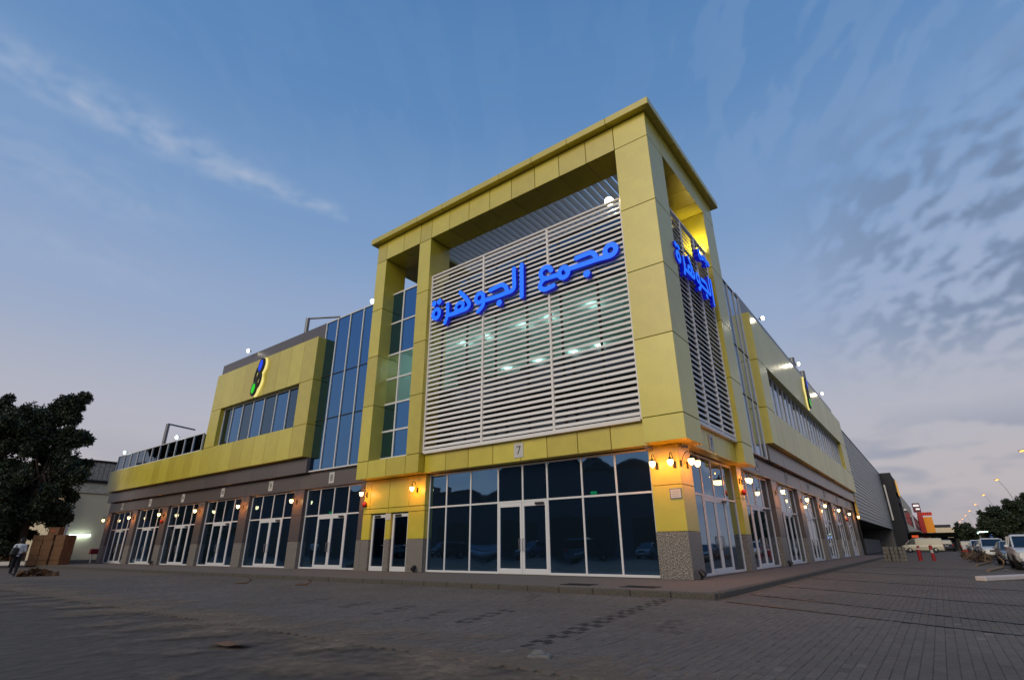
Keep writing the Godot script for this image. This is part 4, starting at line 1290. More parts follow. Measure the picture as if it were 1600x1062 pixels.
func car(called: String, label: String, category: String, xf: Transform3D, style: String, paint: String, group := "") -> Node3D:
	var lower := [[-2.2, 0.45, 0.85, 0.76], [-2.1, 0.3, 0.98, 0.85], [-1.2, 0.26, 1.0, 0.89], [0.7, 0.26, 0.97, 0.89], [1.5, 0.27, 0.88, 0.87], [2.05, 0.32, 0.76, 0.8], [2.2, 0.42, 0.64, 0.66]]
	var cabin := [[-1.75, 0.97, 1.0, 0.8, 0.74], [-1.1, 0.97, 1.38, 0.82, 0.6], [-0.2, 0.97, 1.46, 0.84, 0.62], [0.3, 0.97, 1.42, 0.84, 0.6], [1.15, 0.94, 0.97, 0.82, 0.74]]
	var wz := [1.35, -1.3]
	var wr := 0.33
	if style == "suv":
		lower = [[-2.35, 0.55, 1.0, 0.8], [-2.28, 0.38, 1.12, 0.9], [-1.2, 0.34, 1.14, 0.94], [0.8, 0.34, 1.12, 0.94], [1.6, 0.36, 1.06, 0.93], [2.15, 0.4, 0.96, 0.88], [2.35, 0.5, 0.84, 0.74]]
		cabin = [[-2.2, 1.1, 1.14, 0.86, 0.8], [-2.02, 1.1, 1.66, 0.87, 0.7], [-0.6, 1.1, 1.74, 0.88, 0.7], [0.25, 1.1, 1.68, 0.88, 0.69], [1.05, 1.08, 1.12, 0.87, 0.78]]
		wz = [1.45, -1.4]
		wr = 0.38
	elif style == "van":
		lower = [[-2.45, 0.4, 1.1, 0.86], [-2.4, 0.28, 1.16, 0.92], [0.0, 0.28, 1.16, 0.93], [1.5, 0.28, 1.12, 0.93], [2.2, 0.32, 1.0, 0.88], [2.45, 0.42, 0.86, 0.78]]
		cabin = [[0.62, 1.1, 1.86, 0.88, 0.76], [1.0, 1.1, 1.83, 0.88, 0.74], [1.35, 1.1, 1.66, 0.88, 0.74], [1.95, 1.06, 1.1, 0.86, 0.8]]
		wz = [1.55, -1.45]
		wr = 0.33
	var o := thing(called, label, category, xf, group)
	var st := new_st()
	var rings := []
	for e in lower: rings.append(body_ring(e[0], e[1], e[2], e[3]))
	loft(st, rings)
	# wheel arches stand out as dark rims of the tyres; sills and bumpers
	bx(st, Vector3(-0.7, lower[-1][1] - 0.08, lower[-1][0] - 0.18), Vector3(0.7, lower[-1][1] + 0.12, lower[-1][0] + 0.06), 0.04)
	bx(st, Vector3(-0.7, lower[0][1] - 0.08, lower[0][0] - 0.06), Vector3(0.7, lower[0][1] + 0.12, lower[0][0] + 0.18), 0.04)
	mesh_node(st.commit(), mats[paint], "body", o, xf)
	st = new_st()
	rings = []
	for e in cabin: rings.append([Vector3(-e[3], e[1], e[0]), Vector3(-e[4], e[2], e[0]), Vector3(e[4], e[2], e[0]), Vector3(e[3], e[1], e[0])])
	loft(st, rings)
	mesh_node(st.commit(), mats.carglass, "windows", o, xf)
	st = new_st()
	if style == "van":
		rings = []
		for e in [[-2.42, 1.12, 1.84, 0.86, 0.76], [-2.3, 1.12, 1.93, 0.9, 0.78], [0.4, 1.12, 1.95, 0.91, 0.78], [0.66, 1.12, 1.9, 0.9, 0.77]]: rings.append([Vector3(-e[3], e[1], e[0]), Vector3(-e[4] - 0.08, e[2] - 0.14, e[0]), Vector3(-e[4] + 0.1, e[2], e[0]), Vector3(e[4] - 0.1, e[2], e[0]), Vector3(e[4] + 0.08, e[2] - 0.14, e[0]), Vector3(e[3], e[1], e[0])])
		loft(st, rings)
	var hi := []
	for e in cabin: if e[2] > 1.3: hi.append(e)
	rings = []
	for e in hi: rings.append([Vector3(-e[4] - 0.02, e[2] - 0.03, e[0]), Vector3(-e[4] + 0.12, e[2] + 0.035, e[0]), Vector3(e[4] - 0.12, e[2] + 0.035, e[0]), Vector3(e[4] + 0.02, e[2] - 0.03, e[0])])
	loft(st, rings)
	for s: float in [-1.0, 1.0]:
		var f: Array = cabin[-1]
		var f2: Array = hi[-1]
		tube(st, [Vector3(s * f[4], f[2], f[0]), Vector3(s * f2[4], f2[2], f2[0])], [0.045], 6)
		if style != "van":
			var r: Array = cabin[0]
			var r2: Array = hi[0]
			tube(st, [Vector3(s * r[4], r[2], r[0]), Vector3(s * r2[4], r2[2], r2[0])], [0.06], 6)
			for zz in [-0.35, -1.35]: tube(st, [Vector3(s * 0.875 * (0.97 if style != "suv" else 1.0), cabin[1][1], zz), Vector3(s * (hi[1][4] + 0.01), hi[1][2] - 0.06, zz - 0.06)], [0.035], 6)
		else:
			tube(st, [Vector3(s * 0.89, 1.1, 0.66), Vector3(s * 0.77, 1.84, 0.66)], [0.05], 6)
	mesh_node(st.commit(), mats[paint], "roof", o, xf)
	var hw: float = lower[2][3]
	for z in wz:
		for s: float in [-1.0, 1.0]:
			var tx := xf * Transform3D(Basis(Vector3.BACK, -s * PI / 2), Vector3(s * (hw - 0.2), wr, z))
			var t := new_st()
			lathe(t, [Vector2(wr * 0.6, 0.21), Vector2(wr * 0.9, 0.225), Vector2(wr, 0.18), Vector2(wr, 0.02), Vector2(wr * 0.6, 0.0)], 18)
			lathe(t, [Vector2(wr * 1.13, -0.02), Vector2(wr * 1.13, 0.204)], 18)
			var w := mesh_node(t.commit(), mats.tyre, "wheel", o, tx)
			t = new_st()
			lathe(t, [Vector2(wr * 0.62, 0.19), Vector2(wr * 0.5, 0.2), Vector2(wr * 0.2, 0.215), Vector2(0.001, 0.22)], 12)
			mesh_node(t.commit(), mats.rim, "rim", w, tx)
	var fz: float = lower[-1][0]
	var rz: float = lower[0][0]
	for s: float in [-1.0, 1.0]:
		mesh_node(box_mesh(Vector3(0.34, 0.15, 0.2), 0.05), mats.lens, "headlight", o, xf * at(s * (hw - 0.3), lower[-1][2] - 0.0, fz - 0.14, s * 0.35))
		mesh_node(box_mesh(Vector3(0.2, 0.24, 0.1), 0.03), mats.redlens, "taillight", o, xf * at(s * (hw - 0.16), lower[0][2] - 0.02, rz + 0.03))
		mesh_node(box_mesh(Vector3(0.2, 0.14, 0.09), 0.04), mats[paint], "mirror", o, xf * at(s * (hw + 0.08), cabin[-1][1] + 0.1, cabin[-1][0] - 0.2))
	mesh_node(box_mesh(Vector3(0.8, 0.16, 0.05), 0.02), mats.black, "grille", o, xf * at(0, lower[-1][1] + 0.24, fz + 0.0))
	mesh_node(box_mesh(Vector3(0.5, 0.11, 0.02), 0.004), mats.plate, "plate_board", o, xf * at(0, lower[-1][1] + 0.06, fz + 0.075))
	mesh_node(box_mesh(Vector3(0.5, 0.11, 0.02), 0.004), mats.plate, "plate_board", o, xf * at(0, lower[0][1] + 0.3, rz - 0.03))
	return o

# ---------------------------------------------------------------- trees
func tree(called: String, label: String, p: Vector3, h: float, rad: Vector3, low: float, leaves: int, leaf: float, sd: int, group := "") -> void:
	var r := RandomNumberGenerator.new()
	r.seed = sd
	var o := thing(called, label, "tree", at(p.x, p.y, p.z), group)
	var st := new_st()
	var top := Vector3(r.randf_range(-0.3, 0.3), h * 0.72, r.randf_range(-0.3, 0.3))
	var trunk := [Vector3.ZERO, Vector3(0.1, h * 0.18, 0.05), Vector3(-0.05, h * 0.4, 0.1), top]
	tube(st, trunk, [h * 0.026, h * 0.02, h * 0.015, h * 0.005], 9)
	var clumps := []
	for k in 34:
		var t := r.randf_range(0.25, 1.0)
		var base: Vector3 = trunk[1].lerp(trunk[2], t / 0.5) if t < 0.5 else trunk[2].lerp(top, (t - 0.5) * 2.0)
		var an := r.randf() * TAU
		var y := r.randf_range(low, h)
		var fy := (y - low) / (h - low)
		var wide := sqrt(maxf(0.03, 1.0 - pow(absf(fy * 2.0 - 0.85) / 1.2, 2.0)))
		var d := sqrt(r.randf_range(0.12, 1.0)) * wide
		var e := Vector3(cos(an) * rad.x * d, y, sin(an) * rad.z * d)
		tube(st, [base, base.lerp(e, 0.5) + Vector3(0, -0.15, 0), e], [h * 0.009, h * 0.005, 0.012], 5, false)
		clumps.append([e, r.randf_range(0.55, 1.15) * rad.y])
		for j in 2: clumps.append([e + Vector3(r.randfn(), r.randfn() * 0.7, r.randfn()) * rad.y * 0.75, r.randf_range(0.3, 0.65) * rad.y])
	mesh_node(st.commit(), mats.bark, "trunk", o, o.transform)
	var lm := new_st()
	for k in 3:
		var b := Basis(Vector3.UP, k * TAU / 3) * Basis(Vector3.RIGHT, 0.5 + 0.2 * k)
		var q := [b * Vector3(0, 0, 0), b * Vector3(0.28, 0.05, 0.45), b * Vector3(0, 0.0, 1.0), b * Vector3(-0.28, 0.05, 0.45)]
		quad(lm, q[0], q[1], q[2], q[3], b * Vector3.UP)
	var mm := MultiMesh.new()
	mm.transform_format = MultiMesh.TRANSFORM_3D
	mm.use_colors = true
	mm.mesh = lm.commit()
	mm.instance_count = leaves
	for i in leaves:
		var c: Array = clumps[r.randi() % clumps.size()]
		var v := Vector3(r.randfn(), r.randfn() * 0.8, r.randfn())
		var pos: Vector3 = c[0] + v.normalized() * float(c[1]) * pow(r.randf(), 0.45)
		var s := leaf * r.randf_range(0.6, 1.4)
		mm.set_instance_transform(i, Transform3D(Basis.from_euler(Vector3(r.randf() * TAU, r.randf() * TAU, r.randf() * TAU)).scaled(Vector3.ONE * s), pos))
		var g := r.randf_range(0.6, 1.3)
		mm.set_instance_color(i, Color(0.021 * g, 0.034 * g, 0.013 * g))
	var mi := MultiMeshInstance3D.new()
	mi.multimesh = mm
	mi.material_override = mats.leaf
	put(mi, "crown", o, o.transform)
	mi.set_meta("kind", "stuff")

# ---------------------------------------------------------------- neighbours and far street
func build_neighbours() -> void:
	FX = RIGHT
	var h := thing("ribbed_hall", "long grey hall with horizontally ribbed cladding above an open dark loading bay", "building")
	blk("hall_core", h, 48.3, 99.0, 3.5, 12.75, -14.0, 0.2, mats.darkwall)
	for k in 24: blk("cladding_board", h, 48.15, 99.0, 3.5 + k * 0.39, 3.5 + k * 0.39 + 0.35, 0.14, 0.3 + rng.randf_range(-0.004, 0.004), mats.clad, 0.03)
	blk("coping", h, 48.1, 99.05, 12.87, 13.0, 0.1, 0.36, mats.slatback, 0.02)
	blk("bay_back_wall", h, 48.3, 99.0, 0.0, 3.49, -7.0, -6.7, mats.concrete)
	blk("bay_end_wall", h, 97.0, 98.9, 0.0, 3.48, -6.69, 0.2, mats.concrete)
	blk("ramp_wall", h, 72.0, 96.9, 0.0, 1.9, -2.2, -1.9, mats.concrete, 0.02)
	blk("lime_trim", h, 48.02, 48.14, 3.45, 5.9, 0.1, 0.34, mats.yellow)
	var d := thing("portal_building", "dark grey building with a tall square portal beyond the ribbed hall", "building")
	blk("wall", d, 99.2, 101.0, 0.0, 13.0, -12.0, 1.95, mats.darkwall, 0.03)
	blk("wall", d, 101.0, 112.0, 8.3, 12.9, -12.0, 1.9, mats.darkwall, 0.03)
	blk("wall", d, 112.0, 114.0, 0.0, 13.0, -12.0, 1.95, mats.darkwall, 0.03)
	blk("back_wall", d, 101.0, 112.0, 0.0, 8.29, -12.0, 0.9, mats.darkwall)
	curtain("portal_window", d, [101.1, 103.8, 106.5, 109.2, 111.9], [0.3, 3.0, 5.6, 8.2], 1.5, func(_i, _j): return mats.coatdark, 0.05)
	blk("silver_fin", d, 98.98, 99.15, 5.0, 11.0, 0.5, 0.75, mats.slat, 0.05)
	var ys := thing("yellow_sign", "yellow sign panel high on the side of the dark portal building", "sign", RIGHT * at(105.5, 10.7, 1.98))
	var sf := new_st()
	var ss := new_st()
	prism(sf, ss, rounded([Vector2(-3.6, 1.3), Vector2(0, 1.4), Vector2(3.6, 1.3), Vector2(3.7, 0), Vector2(3.2, -1.25), Vector2(0, -1.4), Vector2(-3.6, -1.3), Vector2(-3.7, 0), Vector2(-3.6, 1.3)], 3).slice(0, -1), 0.0, 0.25)
	mesh_node(ss.commit(), mats.black, "sign_case", ys, ys.transform)
	mesh_node(sf.commit(), glow("yellowsign", Color(1.0, 0.72, 0.03), 0.55), "lit_face", ys, ys.transform)
	var p := thing("pale_building", "pale concrete building with a sloping row of dark windows beyond the portal building", "building")
	blk("wall", p, 114.2, 172.0, 0.0, 10.6, -14.0, 1.9, mats.cream, 0.03)
	for k in 9: blk("window", p, 118.0 + k * 6.0, 121.5 + k * 6.0, 5.0, 8.2, 1.86, 1.95, mats.coatdark)
	for k in 4: blk("shop_window", p, 118.0 + k * 12.0, 126.5 + k * 12.0, 0.4, 3.2, 1.86, 1.95, mats.coatdark)
	blk("awning", p, 116.0, 170.0, 3.4, 3.6, 1.9, 3.6, mats.steel)
	var rb := thing("red_building", "dark red building behind the tall red pylon sign", "building")
	blk("wall", rb, 172.5, 235.0, 0.0, 9.0, -12.0, 1.8, mat("redwall", c8(120, 44, 44), 0.7), 0.03)
	blk("stripe", rb, 174.0, 234.0, 6.2, 7.6, 1.78, 1.9, mat("redstripe", c8(168, 30, 34), 0.6))
	for k in 6: blk("window", rb, 176.0 + k * 9.5, 182.0 + k * 9.5, 0.8, 5.0, 1.78, 1.88, mats.coatdark)
	FX = FRONT
	var py := thing("pylon_sign", "tall red pylon sign with two lines of lit white lettering", "sign", at(3.1, 0, -178.5))
	mesh_node(box_mesh(Vector3(1.2, 9.6, 0.5), 0.04), mat("redstripe", c8(168, 30, 34)), "pylon", py, py.transform * at(0.3, 4.8, 0))
	mesh_node(box_mesh(Vector3(1.75, 2.5, 0.6), 0.04), mat("pylonhead", c8(92, 26, 34), 0.6), "sign_head", py, py.transform * at(0, 10.9, 0))
	var rows := new_st()
	for k in 5: bx(rows, Vector3(-0.6 + k * 0.26, 11.2, 0.3), Vector3(-0.4 + k * 0.26, 11.75, 0.34))
	for k in 4: bx(rows, Vector3(-0.2 + k * 0.23, 10.3, 0.3), Vector3(-0.02 + k * 0.23, 10.75, 0.34))
	mesh_node(rows.commit(), glow("whiteletters", Color(1, 1, 1), 1.0), "white_lettering", py, py.transform)
	var bb := thing("orange_billboard", "orange billboard with a row of red letters on its top edge", "billboard", at(4.5, 0, -182.0))
	mesh_node(box_mesh(Vector3(2.9, 4.2, 0.3), 0.03), glow("orangeboard", Color(1.0, 0.6, 0.02), 0.36), "board", bb, bb.transform * at(0.05, 6.35, 0))
	mesh_node(box_mesh(Vector3(0.7, 5.2, 0.4), 0.03), mat("pylonhead", c8(92, 26, 34), 0.6), "red_edge", bb, bb.transform * at(-1.55, 6.1, 0.02))
	for s in [-1.2, 1.2]: mesh_node(box_mesh(Vector3(0.25, 4.3, 0.25)), mats.steel, "post", bb, bb.transform * at(s, 2.1, -0.1))
	var t := TextMesh.new()
	t.text = "PIRELLI"
	var f := SystemFont.new()
	f.font_names = PackedStringArray(["Droid Sans"])
	f.font_weight = 700
	t.font = f
	t.font_size = 64
	t.pixel_size = 0.0155
	t.depth = 0.1
	mesh_node(t, glow("redletters", Color(1.0, 0.2, 0.03), 0.7), "red_letters", bb, bb.transform * at(0.0, 9.3, 0.05))
	mesh_node(box_mesh(Vector3(3.5, 0.9, 0.1)), mat("pylonhead", c8(92, 26, 34)), "letter_board", bb, bb.transform * at(0.0, 9.3, -0.08))
	var cb := thing("cream_building", "low cream building with a dark roof edge beyond the orange billboard", "building", at(8.0, 0, -214.0))
	mesh_node(box_mesh(Vector3(8.0, 6.2, 10.0), 0.03), mats.cream, "wall", cb, cb.transform * at(-0.4, 3.1, -5))
	mesh_node(box_mesh(Vector3(5.6, 0.9, 9.0)), mats.darkwall, "roof", cb, cb.transform * at(-0.6, 6.66, -5))
	mesh_node(box_mesh(Vector3(4.5, 1.4, 0.1)), mats.coatdark, "window", cb, cb.transform * at(-1.6, 3.4, 0.04))
	var ca := thing("parking_canopy", "long dark parking canopy on posts behind the white van", "canopy", at(5.4, 0, -110.0))
	mesh_node(box_mesh(Vector3(7.2, 0.75, 5.0), 0.03), mats.matblack, "roof", ca, ca.transform * at(0, 2.65, 0))
	for s in [-3.2, 0.0, 3.2]: mesh_node(box_mesh(Vector3(0.15, 2.3, 0.15)), mats.iron, "post", ca, ca.transform * at(s, 1.14, 1.5))
	mesh_node(box_mesh(Vector3(7.0, 2.2, 0.15)), mats.darkwall, "back_wall", ca, ca.transform * at(0, 1.12, -2.2))
	var os := thing("orange_sign", "small orange sign board under the dark parking canopy", "sign", at(2.85, 2.45, -107.3))
	mesh_node(box_mesh(Vector3(1.0, 0.4, 0.1), 0.02), glow("orangesmall", Color(1.0, 0.35, 0.08), 0.5), "board", os, os.transform)

func street_lamp(label: String, x: float, z: float, dir: float, key: String, lit: Color, y := 10.0) -> void:
	var o := thing("street_lamp", label, "street lamp", at(x, -0.2, z), "street lamps along the side road")
	var st := new_st()
	tube(st, [Vector3(0, 0, 0), Vector3(0, 6.5, 0), Vector3(dir * 0.08, 7.5, 0), Vector3(dir * 0.38, 8.7, 0), Vector3(dir * 0.75, 9.55, 0), Vector3(dir * 1.0, y + 0.1, 0)], [0.1, 0.07, 0.06, 0.05, 0.045, 0.04], 8)
	lathe(st, [Vector2(0.16, 0), Vector2(0.16, 0.5), Vector2(0.1, 0.6)], 10)
	mesh_node(st.commit(), mats.slatback, "pole", o, o.transform)
	var hd := o.transform * Transform3D(Basis(Vector3.BACK, dir * -0.2), Vector3(dir * 1.12, y + 0.2, 0))
	mesh_node(box_mesh(Vector3(0.62, 0.14, 0.26), 0.05), mats.slatback, "lamp_head", o, hd)
	var b := new_st()
	ball(b, Vector3(0, -0.07, 0), Vector3(0.24, 0.1, 0.12), 6, 10)
	mesh_node(b.commit(), mats[key], "lit_lens", o, hd)
	var l := OmniLight3D.new()
	l.light_color = lit
	l.light_energy = 7.0
	l.light_size = 0.12
	l.omni_range = 120.0
	l.omni_attenuation = 2.0
	l.shadow_enabled = true
	l.name = "lamp_light"
	o.add_child(l)
	l.global_transform = hd * at(0, -0.07, 0)

func build_right_street() -> void:
	var order := ["nearest of the left hand row", "second of the left hand row", "third of the left hand row", "fourth of the left hand row", "fifth of the left hand row", "sixth of the left hand row", "seventh of the left hand row", "farthest of the left hand row"]
	for k in 8: street_lamp("lit sodium street lamp on a curved pole, " + order[k], 16.1, -57.6 - 32.4 * k, -1.0, "sodium", Color(1.0, 0.55, 0.2))
	var o2 := ["nearest", "middle", "farthest"]
	for k in 3: street_lamp("lit yellow street lamp across the side road, %s of three" % o2[k], [23.5, 24.5, 25.1][k], [-143.7, -184.5, -316.0][k], -1.0, "sodiumyellow", Color(1.0, 0.7, 0.25))
	car("parked_suv", "white parked off-roader facing us, nearest car at the right edge", "car", at(10.0, -0.2, -24.7), "suv", "carwhite")
	car("parked_car", "small silver saloon parked behind the nearest white off-roader", "car", at(9.9, -0.2, -33.0), "sedan", "carsilver")
	car("parked_suv", "white parked off-roader farther down the row, behind the silver saloon", "car", at(9.75, -0.2, -48.2), "suv", "carwhite")
	car("parked_van", "white delivery van standing side on beyond the red bollards", "van", at(4.0, 0, -84.0, -PI / 2), "van", "carbeige")
	car("parked_suv", "black off-roader seen from behind, right of the white van", "car", at(6.9, 0, -99.0, PI), "suv", "carblack")
	car("parked_suv", "second black off-roader seen from behind, farther right of the white van", "car", at(9.5, -0.2, -101.0, PI), "suv", "carblack")
	for k in 4: car("parked_car", "%s in the distant parked row, %s beyond the white off-roaders" % [["silver saloon", "black saloon", "white off-roader", "last silver saloon"][k], ["first", "second", "third", "fourth"][k]], "car", at(9.9, -0.2, -58.0 - 7.5 * k), ["sedan", "sedan", "suv", "sedan"][k], ["carsilver", "carblack", "carwhite", "carsilver"][k], "distant parked cars")
	# bollards
	for k in 2:
		var o := thing("bollard", ["red bollard on the forecourt, left of two", "red bollard with a white band on the forecourt, right of two"][k], "bollard", at([4.75, 5.54][k], 0, -33.0, 0) * Transform3D(Basis(Vector3.BACK, [-0.05, 0.02][k]), Vector3.ZERO), "red bollards")
		var s := new_st()
		if k == 0: lathe(s, [Vector2(0.13, 0.0), Vector2(0.12, 0.1), Vector2(0.13, 0.7), Vector2(0.09, 0.85), Vector2(0.08, 1.0), Vector2(0.001, 1.02)], 14)
		else: lathe(s, [Vector2(0.11, 0.0), Vector2(0.1, 0.5), Vector2(0.08, 0.52), Vector2(0.08, 0.74), Vector2(0.12, 0.78), Vector2(0.1, 1.02), Vector2(0.001, 1.06)], 14)
		mesh_node(s.commit(), mats.red, "post", o, o.transform)
		s = new_st()
		lathe(s, [Vector2(0.086, 0.53), Vector2(0.086, 0.74)] if k == 1 else [Vector2(0.125, 0.76), Vector2(0.1, 0.85)], 14)
		mesh_node(s.commit(), mats.plate, "white_band", o, o.transform)
	var rbar := thing("red_barrier", "small red and white road barrier among the debris at the far end of the forecourt", "barrier", at(8.0, 0, -56.8))
	mesh_node(box_mesh(Vector3(0.5, 0.55, 0.3), 0.06), mats.red, "base", rbar, rbar.transform * at(0, 0.28, 0))
	mesh_node(box_mesh(Vector3(0.36, 0.45, 0.24), 0.06), mats.plate, "white_top", rbar, rbar.transform * at(0, 0.77, 0))
	# blocks stacked on end beside the pavement
	for k in 3:
		var o := thing("block_stack", "stack of grey kerb blocks standing near the ribbed hall, %s of three" % ["left", "middle", "right"][k], "stack of blocks", at(3.0 + k * 0.46, 0, -30.5 + 0.15 * k, 0.1 * (k - 1)), "stacks of grey blocks")
		for r in 4:
			for c in 2: mesh_node(box_mesh(Vector3(0.19, 0.23, 0.5), 0.02), mats.concrete, "block", o, o.transform * at(-0.1 + c * 0.2 + rng.randf_range(-0.015, 0.015), 0.12 + r * 0.24, rng.randf_range(-0.03, 0.03), rng.randf_range(-0.06, 0.06)))
	# rubble, poles and slab at the edge of the forecourt
	var sl := thing("white_slab", "long low white kerb slab lying at the right edge of the forecourt", "kerb slab", at(7.75, 0.0, -7.45, -0.52))
	mesh_node(box_mesh(Vector3(0.3, 0.15, 3.6), 0.03), mat("slabpaint", c8(196, 184, 180), 0.8), "slab_body", sl, sl.transform * at(0, 0.09, 0))
	mesh_node(box_mesh(Vector3(0.34, 0.02, 3.62)), mats.kerb, "slab_foot", sl, sl.transform * at(0, 0.012, 0))
	for e in [[Vector3(7.4, 0.05, -22.0), Vector3(8.2, 0.12, -26.5), "farther"], [Vector3(7.45, 0.05, -14.0), Vector3(8.15, 0.1, -17.4), "nearer"]]:
		var o := thing("timber_pole", "pale timber pole lying at the forecourt edge, %s of two" % e[2], "timber pole", at(e[0].x, 0, e[0].z), "timber poles")
		var s := new_st()
		var q: Vector3 = e[1] - e[0]
		tube(s, [Vector3(0, 0.05, 0), q * 0.5 + Vector3(0.03, 0.06, 0), q + Vector3(0, 0.05, 0)], [0.05, 0.045, 0.05], 8)
		mesh_node(s.commit(), mat("stick", c8(128, 104, 82), 0.9), "pole", o, o.transform)
		s = new_st()
		tube(s, [q + Vector3(0, -0.02, 0), q + Vector3(0.1, 0.3, 0.05), q + Vector3(-0.02, 0.5, 0)], [0.05, 0.04, 0.02], 7)
		mesh_node(s.commit(), mats.stick, "upright_stub", o, o.transform)
	var r := RandomNumberGenerator.new()
	r.seed = 88
	for h in [[7.95, -29.5, "nearer"], [7.75, -38.5, "farther"]]:
		var o := thing("debris_heap", "heap of brown sticks and broken timber by the parked cars, %s of two" % h[2], "debris", at(h[0], 0, h[1]), "heaps of sticks")
		for q in 2:
			var s := new_st()
			for k in 50:
				var c := Vector3(r.randf_range(-0.45, 0.4), r.randf_range(0.05, 0.5), r.randf_range(-3.0, 3.0))
				var d := Vector3(r.randf_range(-0.5, 0.5), r.randf_range(-0.1, 0.5), r.randf_range(-0.6, 0.6))
				if c.y - absf(d.y) < 0: d.y *= 0.1
				tube(s, [c - d * 0.7, c + Vector3(0, 0.04, 0.03), c + d * 0.7], [r.randf_range(0.012, 0.04), 0.02, 0.012], 5)
			var m := mesh_node(s.commit(), mats[["bark", "stick"][q]], ["sticks", "timber_pieces"][q], o, o.transform)
			m.set_meta("kind", "stuff")
	# trees and far lights
	tree("roadside_tree", "broad dark tree beside the parked cars at the right edge", Vector3(16.2, -0.2, -82.0), 6.2, Vector3(3.6, 1.0, 3.2), 0.6, 14000, 0.26, 301)
	tree("roadside_tree", "dark spreading tree left of the broad roadside tree", Vector3(12.8, -0.2, -80.5), 5.6, Vector3(2.2, 0.8, 2.2), 0.8, 8000, 0.26, 302)
	tree("far_tree", "low dark tree far down the side road below the last street lamps", Vector3(12.3, -0.2, -176.0), 5.4, Vector3(2.4, 1.0, 2.4), 0.2, 3000, 0.6, 303)
	tree("far_tree", "dark tree far away beside the lit fuel station", Vector3(17.5, -0.2, -178.0), 6.2, Vector3(3.2, 1.1, 3.0), 0.2, 3500, 0.6, 304)
	tree("far_tree", "dark tree behind the two far trees, nearer the cream building", Vector3(14.2, -0.2, -240.0), 6.6, Vector3(3.6, 1.2, 3.4), 0.2, 3000, 0.8, 305)
	for e in [[20.5, -106.0, "nearest"], [21.5, -128.0, "second"], [22.0, -215.0, "third"], [23.0, -265.0, "farthest"]]:
		tree("kerbside_tree", "dark tree along the far side of the side road, %s of the row" % e[2], Vector3(e[0], -0.2, e[1]), 6.8, Vector3(3.6, 1.1, 3.4), 0.7, 6000, 0.34, 320 + int(e[0]), "trees along the far side of the side road")
	var fs := thing("fuel_station", "distant fuel station canopy with a white light strip and a blue lamp", "fuel station", at(14.7, -0.2, -150.0))
	mesh_node(box_mesh(Vector3(3.4, 0.5, 4.0), 0.03), mats.steel, "canopy", fs, fs.transform * at(0.4, 3.75, 0))
	mesh_node(box_mesh(Vector3(1.6, 0.16, 0.06)), mats.ledwhite, "light_strip", fs, fs.transform * at(-0.1, 3.88, 2.04))
	for s in [-0.9, 1.6]: mesh_node(box_mesh(Vector3(0.25, 3.5, 0.25)), mats.steel, "post", fs, fs.transform * at(s, 1.75, 0))
	var bl := new_st()
	ball(bl, Vector3(1.25, 3.15, 2.0), Vector3(0.2, 0.2, 0.1), 6, 10)
	mesh_node(bl.commit(), mats.ledblue, "blue_lamp", fs, fs.transform)
	mesh_node(box_mesh(Vector3(1.6, 0.8, 0.1)), mat("bluepanel", c8(40, 70, 130)), "blue_panel", fs, fs.transform * at(1.2, 3.1, 1.85))
	bl = new_st()
	ball(bl, Vector3(-1.15, 3.6, 2.0), Vector3(0.14, 0.14, 0.1), 6, 10)
	mesh_node(bl.commit(), mats.ledwhite, "green_lamp", fs, fs.transform)
	var tb := thing("tan_block", "distant tan block behind the far trees", "building", at(17.0, -0.2, -330.0))
	mesh_node(box_mesh(Vector3(14.0, 8.6, 12.0)), mats.cream, "wall", tb, tb.transform * at(0, 4.3, 0))
	mesh_node(box_mesh(Vector3(4.0, 2.0, 6.0)), mats.cream, "roof_room", tb, tb.transform * at(1.0, 9.6, 0))

